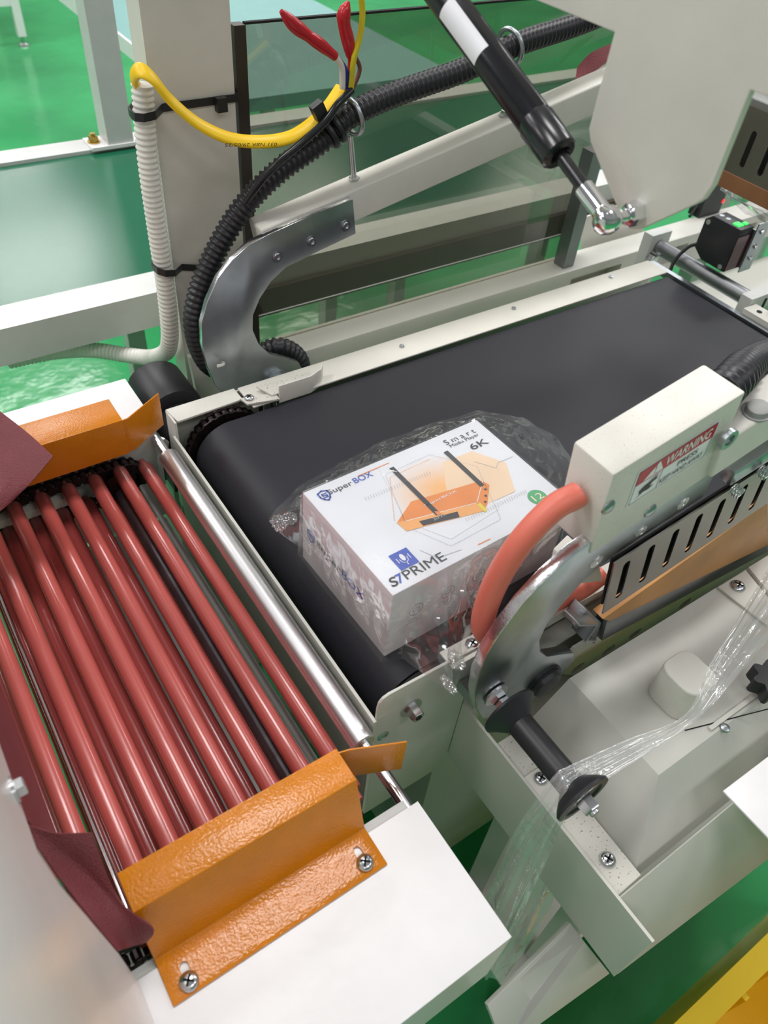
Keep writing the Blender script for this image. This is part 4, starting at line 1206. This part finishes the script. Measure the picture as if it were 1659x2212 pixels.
# ------------------------------------------------------------------ shrink tunnel and its curtain
tn = thing('tunnel_housing', 'white painted tunnel housing at the left edge of the rollers', 'machine housing', (-0.3, 0.45, 0.85))
box('front_panel', -0.60, -0.0420, 0.1815, 0.97, 1.000, 1.275, 'white', tn, 0.003)
prism('near_pillar', [(-0.60, 0.1790, 0.8465), (-0.0255, 0.1790, 0.8465), (-0.0270, 0.1790, 0.92), (-0.0330, 0.1790, 1.05), (-0.0330, 0.1790, 1.275), (-0.60, 0.1790, 1.275)], (0, -0.24, 0), 'white', tn, 0.004)
box('side_panel', -0.60, -0.0450, 0.735, 0.97, 0.8465, 0.999, 'white', tn, 0.003)
box('inner_back', -0.60, -0.58, 0.1815, 0.734, 0.8465, 0.999, 'void', tn, 0)
hex_bolt((-0.0420, 0.256, 1.012), (1, 0, 0), 0.006, 0.005, tn, 'bolt', 1.4)
def cloth(name, rows, m, label, cat, th=0.0012, group=None):
    G = [spline(r, 8) for r in rows]
    cols = [spline([G[i][k] for i in range(len(G))], 8) for k in range(len(G[0]))]
    bm = bmesh.new()
    vg = [[bm.verts.new(p) for p in c] for c in cols]
    for i in range(len(vg) - 1):
        for j in range(len(vg[0]) - 1):
            bm.faces.new((vg[i][j], vg[i + 1][j], vg[i + 1][j + 1], vg[i][j + 1]))
    bmesh.ops.recalc_face_normals(bm, faces=bm.faces[:])
    bmesh.ops.solidify(bm, geom=bm.faces[:], thickness=th)
    o = finish(bm, name, m, None, 60)
    return tag(o, label, cat, group)
cloth('leather_curtain', [[(-0.048, 0.64, 0.9990), (-0.048, 0.44, 0.9990), (-0.048, 0.26, 0.9990)], [(-0.046, 0.64, 0.93), (-0.045, 0.44, 0.93), (-0.044, 0.26, 0.93)], [(-0.044, 0.64, 0.838), (-0.043, 0.44, 0.838), (-0.042, 0.262, 0.838)]], 'leather', 'maroon leather curtain hanging straight behind the red rollers', 'curtain')
cloth('leather_curtain', [[(-0.0488, 0.2610, 0.9650), (-0.0337, 0.2485, 0.9550), (-0.0152, 0.2419, 0.9450)], [(-0.0429, 0.2355, 0.9450), (-0.0281, 0.2278, 0.9250), (-0.0166, 0.2099, 0.9150)], [(-0.0346, 0.2045, 0.9250), (-0.0190, 0.1967, 0.9050), (-0.0051, 0.1831, 0.9050)], [(-0.0274, 0.1823, 0.9050), (-0.0202, 0.1863, 0.8850), (-0.0111, 0.1833, 0.8850)]], 'leather', 'curled maroon leather flap lying against the near orange guide', 'curtain')
cloth('leather_curtain', [[(0.0345, 0.7395, 0.9450), (0.0486, 0.6911, 0.9450), (0.0635, 0.6586, 0.9350), (0.0757, 0.6257, 0.9250)], [(0.0088, 0.6523, 0.9300), (0.0275, 0.6271, 0.9300), (0.0408, 0.6185, 0.9250), (0.0502, 0.6076, 0.9200)], [(-0.0151, 0.5660, 0.9200), (-0.0020, 0.5715, 0.9200), (0.0124, 0.5856, 0.9150), (0.0275, 0.5979, 0.9120)]], 'leather', 'maroon leather flap lying over the far orange guide', 'curtain')

# ------------------------------------------------------------------ product carton and its bag
ZT = 0.9425
bA, bB, bC, bD = V((0.2540, 0.4470, ZT)), V((0.4690, 0.4540, ZT)), V((0.4735, 0.3110, ZT)), V((0.2590, 0.3035, ZT))
pk = thing('product_carton', 'white printed media player carton on the black belt', 'carton', (0.36, 0.38, 0.85))
cb = prism('carton', [bA, bB, bC, bD], (0, 0, -0.0915), 'carton', pk, 0.0010)
e1 = (bB - bA).normalized()
e2 = (bA - bD).normalized()
UPZ = (0, 0, 1)
TL = 0.0003
def T(u, v):
    """point on the carton top: u along the long edge, v down the short edge, both 0..1"""
    return bA.lerp(bB, u).lerp(bD.lerp(bC, u), v)
# printed art on the top: positions measured on the lid
top = lambda *ps: [V(p) for p in ps]
glow = top((0.3355, 0.4416, 0.9425), (0.3932, 0.4372, 0.9425), (0.4261, 0.3994, 0.9425), (0.4040, 0.3378, 0.9425), (0.3410, 0.3298, 0.9425), (0.3177, 0.3661, 0.9425))
flat('pale_glow', glow, 'glow', pk, UPZ, 0.0003)
flat('peach_hexagon', top((0.3956, 0.4162, 0.9425), (0.4325, 0.4157, 0.9425), (0.4523, 0.3850, 0.9425), (0.4334, 0.3485, 0.9425), (0.3970, 0.3487, 0.9425), (0.3637, 0.3633, 0.9425)), 'ink_peach', pk, UPZ, 0.0004)
hexo = top((0.3356, 0.4295, 0.9425), (0.3911, 0.4320, 0.9425), (0.4227, 0.3951, 0.9425), (0.3969, 0.3266, 0.9425), (0.3359, 0.3231, 0.9425), (0.3144, 0.3613, 0.9425))
stroke('dotted_hexagon', hexo, 0.0006, 'ink_grey', pk, UPZ, 0.0005, True, 0.0022)
stroke('dotted_hexagon', top((0.3090, 0.3744, 0.9425), (0.3374, 0.4240, 0.9425), (0.3883, 0.4265, 0.9425)), 0.0008, 'ink_orange_light', pk, UPZ, 0.0005, False, 0.0022)
rt_ = flat('player_print', top((0.3092, 0.3709, 0.9425), (0.3366, 0.3869, 0.9425), (0.4137, 0.3765, 0.9425), (0.4168, 0.3680, 0.9425), (0.3982, 0.3481, 0.9425), (0.3896, 0.3431, 0.9425), (0.3121, 0.3580, 0.9425)), 'ink_orange', pk, UPZ, 0.0005)
flat('player_front_print', top((0.3092, 0.3709, 0.9425), (0.3900, 0.3541, 0.9425), (0.3915, 0.3420, 0.9425), (0.3110, 0.3580, 0.9425)), 'ink_orange_light', rt_, UPZ, 0.0006)
stroke('player_edge_print', top((0.3183, 0.3684, 0.9425), (0.3904, 0.3546, 0.9425), (0.4141, 0.3755, 0.9425)), 0.0007, 'ink_white', rt_, UPZ, 0.0007)
flat('display_print', top((0.3280, 0.3622, 0.9425), (0.3669, 0.3545, 0.9425), (0.3644, 0.3477, 0.9425), (0.3280, 0.3556, 0.9425)), 'ink', rt_, UPZ, 0.0007)
text('lettering', '20:25', (0.3408, 0.3557, 0.9425), e1, e2, 0.0135, 0.0030, 'ink_grey', rt_, 0.0009)
flat('yellow_corner_print', top((0.3888, 0.3519, 0.9425), (0.3931, 0.3538, 0.9425), (0.3931, 0.3425, 0.9425), (0.3892, 0.3406, 0.9425)), 'ink_yellow', rt_, UPZ, 0.0008)
for q in ((0.4090, 0.3650, 0.9425), (0.4038, 0.3578, 0.9425), (0.3982, 0.3516, 0.9425)):
    flat('port_print', circle_pts(q, (0, 0, 1), 0.0014, 10), 'ink', rt_, UPZ, 0.0008)
text('lettering', 'SuperBOX', (0.3442, 0.3736, 0.9425), e1, e2, 0.0390, 0.0036, 'ink_white', rt_, 0.0009, 0.0, 0.006)
for p0, p1 in (((0.3464, 0.4326, 0.9425), (0.3487, 0.3621, 0.9425)), ((0.4082, 0.4259, 0.9425), (0.4095, 0.3721, 0.9425))):
    stroke('antenna_print', [p0, p1], 0.0052, 'ink', rt_, UPZ, 0.0009)
flat('antenna_reflection_print', top((0.3478, 0.3653, 0.9425), (0.3516, 0.3631, 0.9425), (0.3521, 0.3587, 0.9425), (0.3473, 0.3601, 0.9425)), 'ink_orange', rt_, UPZ, 0.0010)
def shield(c, s, xd, yd, n, parent):
    c, xd, yd = V(c), V(xd).normalized(), V(yd).normalized()
    pts = [(0, 1), (.75, .72), (.75, -.1), (.45, -.65), (0, -1), (-.45, -.65), (-.75, -.1), (-.75, .72)]
    a = stroke('shield_logo', [c + xd * u * s + yd * v * s for u, v in pts], s * 0.24, 'ink_blue', parent, n, 0.0005, True)
    stroke('shield_logo', [c + xd * u * s + yd * v * s for u, v in ((.4, .35), (-.3, .35), (-.3, .05), (.3, -.05), (.3, -.35), (-.4, -.35))], s * 0.20, 'ink_blue', parent, n, 0.0005)
shield((0.2701, 0.4333, 0.9425), 0.0068, e1, e2, UPZ, pk)
text('lettering', 'Super', (0.2743, 0.4302, 0.9425), e1, e2, 0.0270, 0.0082, 'ink', pk, 0.0005, 0, 0.0)
text('lettering', 'BOX', (0.3039, 0.4331, 0.9425), e1, e2, 0.0215, 0.0072, 'ink_blue', pk, 0.0005, 0, 0.006)
stroke('orange_rule', [(0.3113, 0.4407, 0.9425), (0.3477, 0.4418, 0.9425)], 0.0010, 'ink_orange', pk, UPZ, 0.0005)
stroke('orange_rule', [(0.3582, 0.3123, 0.9425), (0.3718, 0.3123, 0.9425)], 0.0010, 'ink_orange', pk, UPZ, 0.0005)
text('lettering', 'S m a r t', (0.4155, 0.4356, 0.9425), e1, e2, 0.0400, 0.0072, 'ink', pk, 0.0005, 0, 0.0)
text('lettering', 'Media Player', (0.4175, 0.4288, 0.9425), e1, e2, 0.0380, 0.0058, 'ink', pk, 0.0005, 0, 0.0)
text('lettering', '6K', (0.4347, 0.4162, 0.9425), e1, e2, 0.0225, 0.0088, 'ink', pk, 0.0005, 0, 0.008)
text('lettering', 'S', (0.2639, 0.3103, 0.9425), e1, e2, 0.0080, 0.0100, 'ink', pk, 0.0005, 0.15, 0.02)
text('lettering', '7', (0.2713, 0.3107, 0.9425), e1, e2, 0.0075, 0.0100, 'ink_blue', pk, 0.0005, 0.15, 0.02)
text('lettering', 'PRIME', (0.2794, 0.3112, 0.9425), e1, e2, 0.0440, 0.0098, 'ink', pk, 0.0005, 0.0, 0.0)
mc = V((0.2900, 0.3320, 0.9425))
ms = 0.0098
sqb = flat('blue_tile', [mc - e1 * ms - e2 * ms, mc + e1 * ms - e2 * ms, mc + e1 * ms + e2 * ms, mc - e1 * ms + e2 * ms], 'ink_blue', pk, UPZ, 0.0005)
flat('microphone_print', [mc + e1 * (0.0022 * math.cos(t)) + e2 * (0.002 + 0.0042 * math.sin(t)) for t in [k * math.pi / 8 for k in range(16)]], 'ink_white', sqb, UPZ, 0.0007)
stroke('microphone_print', [mc + e1 * u + e2 * v for u, v in ((-.004, .001), (-.003, -.003), (0, -.0045), (.003, -.003), (.004, .001))], 0.0007, 'ink_white', sqb, UPZ, 0.0007)
stroke('microphone_print', [mc + e2 * -0.0045, mc + e2 * -0.0068], 0.0009, 'ink_white', sqb, UPZ, 0.0007)
for sgn in (-1, 1):
    stroke('microphone_print', [mc + e1 * 0.0062 * sgn + e2 * -0.002, mc + e1 * 0.0062 * sgn + e2 * 0.003], 0.0008, 'ink_white', sqb, UPZ, 0.0007)
gcn = V((0.4475, 0.3318, 0.9425))
gcir = flat('green_disc', circle_pts(gcn, (0, 0, 1), 0.0098), 'ink_green', pk, UPZ, 0.0005)
text('lettering', '12', gcn - e1 * 0.006 - e2 * 0.0038, e1, e2, 0.012, 0.0078, 'ink_peach2', gcir, 0.0007)
text('lettering', 'android 12', (0.4328, 0.3174, 0.9425), e1, e2, 0.0300, 0.0062, 'ink_green', pk, 0.0005)
stroke('fine_line', top((0.3084, 0.3332, 0.9425), (0.3166, 0.3180, 0.9425), (0.3409, 0.3152, 0.9425)), 0.0005, 'ink_grey', pk, UPZ, 0.0005)
stroke('fine_line', top((0.4245, 0.4018, 0.9425), (0.4383, 0.3834, 0.9425), (0.4448, 0.3891, 0.9425), (0.4642, 0.3887, 0.9425)), 0.0005, 'ink_grey', pk, UPZ, 0.0006)
for (a, b) in (((0.3006, 0.4085, 0.9425), (0.3747, 0.4079, 0.9425)), ((0.3672, 0.3394, 0.9425), (0.4417, 0.3409, 0.9425))):
    a, b = V(a), V(b)
    bm = bmesh.new()
    for k in range(26):
        c = a.lerp(b, k / 25)
        d = e2 * 0.0045 + e1 * 0.0012
        s = e1 * 0.0002
        bm.faces.new([bm.verts.new(v + V((0, 0, 0.0006))) for v in (c - s, c + s, c + s + d, c - s + d)])
    finish(bm, 'hatch_print', 'ink_grey', pk, recalc=False)
# left side print
nl = (bA - bD).normalized().cross(V((0, 0, 1))).normalized()
if nl.x > 0: nl = -nl
dl = (bD - bA).normalized()
sl0 = bA + dl * 0.022 + V((0, 0, -0.052))
shield(bA + dl * 0.016 + V((0, 0, -0.046)), 0.0075, dl, UPZ, nl, pk)
text('lettering', 'Super', sl0 + dl * 0.004, dl, UPZ, 0.042, 0.0115, 'ink', pk, 0.0005, 0, 0.008)
text('lettering', 'BOX', sl0 + dl * 0.0480 + V((0, 0, 0.002)), dl, UPZ, 0.036, 0.0105, 'ink_blue', pk, 0.0005, 0, 0.008)
# front side icons
nf = V((0, 0, 1)).cross((bD - bC).normalized())
nf = nf if nf.y < 0 else -nf
df = (bC - bD).normalized()
for k in range(5):
    c = bD + df * (0.030 + 0.037 * k) + V((0, 0, -0.040))
    stroke('icon_ring', circle_pts(c, nf, 0.0075, 22), 0.0007, 'ink_grey', pk, nf, 0.0005, True)
    stroke('icon_glyph', [c - df * 0.0035 + V((0, 0, 0.002)), c + df * 0.0035 + V((0, 0, 0.002)), c + df * 0.0035 - V((0, 0, 0.002)), c - df * 0.0035 - V((0, 0, 0.002))], 0.0007, 'ink_grey', pk, nf, 0.0005, True)
    stroke('icon_caption', [c - df * 0.008 - V((0, 0, 0.013)), c + df * 0.008 - V((0, 0, 0.013))], 0.0016, 'ink_grey', pk, nf, 0.0005, False, 0.0016)
    stroke('icon_caption', [c - df * 0.010 - V((0, 0, 0.017)), c + df * 0.010 - V((0, 0, 0.017))], 0.0016, 'ink_grey', pk, nf, 0.0005, False, 0.0016)

# bag: a film draped from the lid to its loose rim on the belt
rim = [(0.2441, 0.4982, 0.8620), (0.2885, 0.5217, 0.8660), (0.3513, 0.5287, 0.8720), (0.4134, 0.5292, 0.8800), (0.4739, 0.5226, 0.8850), (0.5351, 0.5162, 0.8850), (0.5781, 0.4833, 0.8800), (0.6000, 0.4458, 0.8700), (0.5950, 0.4070, 0.8620), (0.5587, 0.3570, 0.8545), (0.4723, 0.3090, 0.8540), (0.4219, 0.3027, 0.8540), (0.3602, 0.2861, 0.8540), (0.3117, 0.2569, 0.8700), (0.2785, 0.2317, 0.8740), (0.2735, 0.2549, 0.8720), (0.2731, 0.2941, 0.8530), (0.2540, 0.3001, 0.8525), (0.2544, 0.3528, 0.8525), (0.2605, 0.4150, 0.8525), (0.2590, 0.4544, 0.8530), (0.2477, 0.4779, 0.8580)]
rim = [V(p) for p in rim]
bc_ = (bA + bB + bC + bD) / 4
def ray_hit(poly, ang):
    d = V((math.cos(ang), math.sin(ang)))
    best = None
    for i in range(len(poly)):
        a, b = poly[i], poly[(i + 1) % len(poly)]
        p = V((a.x - bc_.x, a.y - bc_.y)); e = V((b.x - a.x, b.y - a.y))
        den = d.x * e.y - d.y * e.x
        if abs(den) < 1e-12: continue
        t = (p.x * e.y - p.y * e.x) / den
        s = (p.x * d.y - p.y * d.x) / den
        if t > 0 and -1e-6 <= s <= 1 + 1e-6:
            z = a.z + (b.z - a.z) * s
            if best is None or t > best[0]: best = (t, z)
    return best or (0.1, 0.853)
angs = sorted([2 * math.pi * k / 220 for k in range(220)] + [math.atan2(p.y - bc_.y, p.x - bc_.x) % (2 * math.pi) for p in (bA, bB, bC, bD)])
bm = bmesh.new()
NI, NO = 10, 26
rowsv = []
for a in angs:
    tb, _ = ray_hit([bA, bB, bC, bD], a)
    to, zo = ray_hit(rim, a)
    to = max(to, tb + 0.0035)
    d = V((math.cos(a), math.sin(a), 0))
    col = []
    for i in range(1, NI + 1):
        s = i / NI
        p = V((bc_.x, bc_.y, ZT + 0.0018)) + d * tb * s
        w = abs(noise.noise(V((p.x * 16, p.y * 16, 3.1)))) * 0.0022 * (1 - s ** 6)
        col.append(bm.verts.new(p + V((0, 0, w))))
    for i in range(1, NO + 1):
        s = i / NO
        g = to - tb
        r = tb + 0.0016 + g * (s ** 1.15)
        zz = (ZT + 0.0012) + (zo - ZT - 0.0012) * (s ** 0.92)
        k = math.sin(math.pi * min(1, s * 1.02)) ** 1.4 + (0.25 if s > 0.9 else 0.0)
        w1 = (abs(noise.noise(V((a * 6.0, s * 1.6, 0.3)))) - 0.2) * 0.014 + (abs(noise.noise(V((a * 15, s * 2.4, 7.7)))) - 0.2) * 0.009 + (abs(noise.noise(V((a * 9 + s * 6, s * 7, 2.7)))) - 0.2) * 0.006
        off = d * (max(-0.3 * g, w1 * 0.8) * k * min(1, g / 0.02)) + V((0, 0, w1 * 0.5 * k))
        p = V((bc_.x, bc_.y, 0)) + d * r + V((0, 0, zz)) + off
        p.z = max(p.z, 0.8512)
        if p.y < 0.280 and p.x > 0.292:
            p.z = max(p.z, 0.8705)
        if (p - bc_).to_2d().length < tb + 0.0010:
            pd = d * (tb + 0.0012)
            p.x, p.y = bc_.x + pd.x, bc_.y + pd.y
        col.append(bm.verts.new(p))
    rowsv.append(col)
c0 = bm.verts.new(V((bc_.x, bc_.y, ZT + 0.002)))
for i in range(len(rowsv)):
    A, B = rowsv[i], rowsv[(i + 1) % len(rowsv)]
    bm.faces.new((c0, A[0], B[0]))
    for j in range(NI + NO - 1):
        bm.faces.new((A[j], A[j + 1], B[j + 1], B[j]))
bag = finish(bm, 'plastic_bag', 'film', None, 25)
tag(bag, 'loose transparent plastic bag wrapped around the white carton', 'plastic bag')
# gathered corners of the bag
def crumple(c, r, seed):
    bm = bmesh.new()
    bmesh.ops.create_icosphere(bm, subdivisions=4, radius=1.0)
    for v in bm.verts:
        n = v.co.normalized()
        k = 1 + 0.55 * (abs(noise.noise(n * 2.4 + V((seed, 0, 0)))) - 0.2) + 0.35 * noise.noise(n * 5 + V((0, seed, 0)))
        v.co = V(c) + V((n.x * r[0], n.y * r[1], n.z * r[2])) * k
        v.co.z = max(v.co.z, 0.8512)
    return finish(bm, 'gathered_corner', 'film', bag, 20)
crumple((0.2513, 0.4925, 0.8600), (0.007, 0.010, 0.006), 2.0)
crumple((0.2650, 0.4946, 0.8580), (0.008, 0.008, 0.005), 3.0)
crumple((0.2804, 0.2392, 0.8760), (0.004, 0.009, 0.004), 5.0)
crumple((0.3016, 0.2556, 0.8760), (0.006, 0.010, 0.005), 6.0)

# ------------------------------------------------------------------ yellow crate at lower right
yk = thing('plastic_crate', 'bright yellow plastic crate on the green floor at lower right', 'crate', (0.75, -0.25, 0))
cx0, cx1, cy0, cy1, cz = 0.35, 0.95, -0.50, -0.082, 0.35
bm = bmesh.new()
b_box(bm, cx0, cx1, cy1 - 0.006, cy1, 0.0, cz); b_box(bm, cx0, cx1, cy0, cy0 + 0.006, 0.0, cz)
b_box(bm, cx0, cx0 + 0.006, cy0 + 0.006, cy1 - 0.006, 0.0, cz); b_box(bm, cx1 - 0.006, cx1, cy0 + 0.006, cy1 - 0.006, 0.0, cz)
b_box(bm, cx0 + 0.006, cx1 - 0.006, cy0 + 0.006, cy1 - 0.006, 0.0, 0.006)
finish(bm, 'crate_body', 'yellow_crate', yk)
bm = bmesh.new()
for a in ((cx0 - 0.012, cx1 + 0.012, cy1 - 0.022, cy1 + 0.006), (cx0 - 0.012, cx1 + 0.012, cy0 - 0.006, cy0 + 0.022), (cx0 - 0.012, cx0 + 0.022, cy0 + 0.022, cy1 - 0.022), (cx1 - 0.022, cx1 + 0.012, cy0 + 0.022, cy1 - 0.022)):
    b_box(bm, a[0], a[1], a[2], a[3], cz, cz + 0.014)
bevel(bm, 0.003)
finish(bm, 'crate_rim', 'yellow_crate', yk)
for k in range(9):
    x = cx0 + 0.05 + k * 0.0625
    box('crate_rib', x, x + 0.008, cy1 - 0.030, cy1 - 0.007, 0.02, cz - 0.002, 'yellow_crate', yk, 0.001)

# ------------------------------------------------------------------ benches far behind
tb = thing('work_bench', 'pale teal topped work bench beyond the green conveyor', 'bench', (1.04, 2.2, 0))
box('bench_top', 0.7140, 1.372, 1.66, 3.6, 0.822, 0.850, 'teal', tb, 0.002)
box('bench_edge', 0.7060, 0.7130, 1.66, 3.6, 0.815, 0.852, 'white', tb, 0.001)
for lx in (1.08, 1.33):
    for ly in (1.75, 2.6):
        box('leg', lx - 0.02, lx + 0.02, ly - 0.02, ly + 0.02, 0.0, 0.822, 'grey_paint', tb, 0.002)
wt = thing('work_table', 'white legged work table far off at upper left', 'table', (0.8, 5.3, 0))
lf = V((1.1363, 5.2267, 0.0200))
for lx in (lf.x, lf.x - 1.2):
    for ly in (lf.y, lf.y + 0.7):
        lg = box('leg', lx - 0.022, lx + 0.022, ly - 0.022, ly + 0.022, 0.05, 0.74, 'white', wt, 0.002)
        lathe('levelling_foot', (lx, ly, 0), (0, 0, 1), [(0, 0.03), (0.008, 0.028), (0.014, 0.01), (0.052, 0.009)], 'steel', lg, 16)
box('cross_rail', lf.x - 1.178, lf.x - 0.022, lf.y - 0.018, lf.y + 0.018, 0.20, 0.24, 'white', wt, 0.002)
box('table_top', lf.x - 1.3, lf.x + 0.1, lf.y - 0.1, lf.y + 0.8, 0.74, 0.77, 'white', wt, 0.003)
cloth('leather_curtain', [[(0.9956, 0.8500, 1.1532), (0.9547, 0.8520, 1.1424), (0.9382, 0.8550, 1.1245)], [(0.9956, 0.8400, 1.1404), (0.9641, 0.8400, 1.1239), (0.9257, 0.8420, 1.1064)]], 'leather', 'curved maroon leather strip seen behind the cream bracket plate', 'curtain')
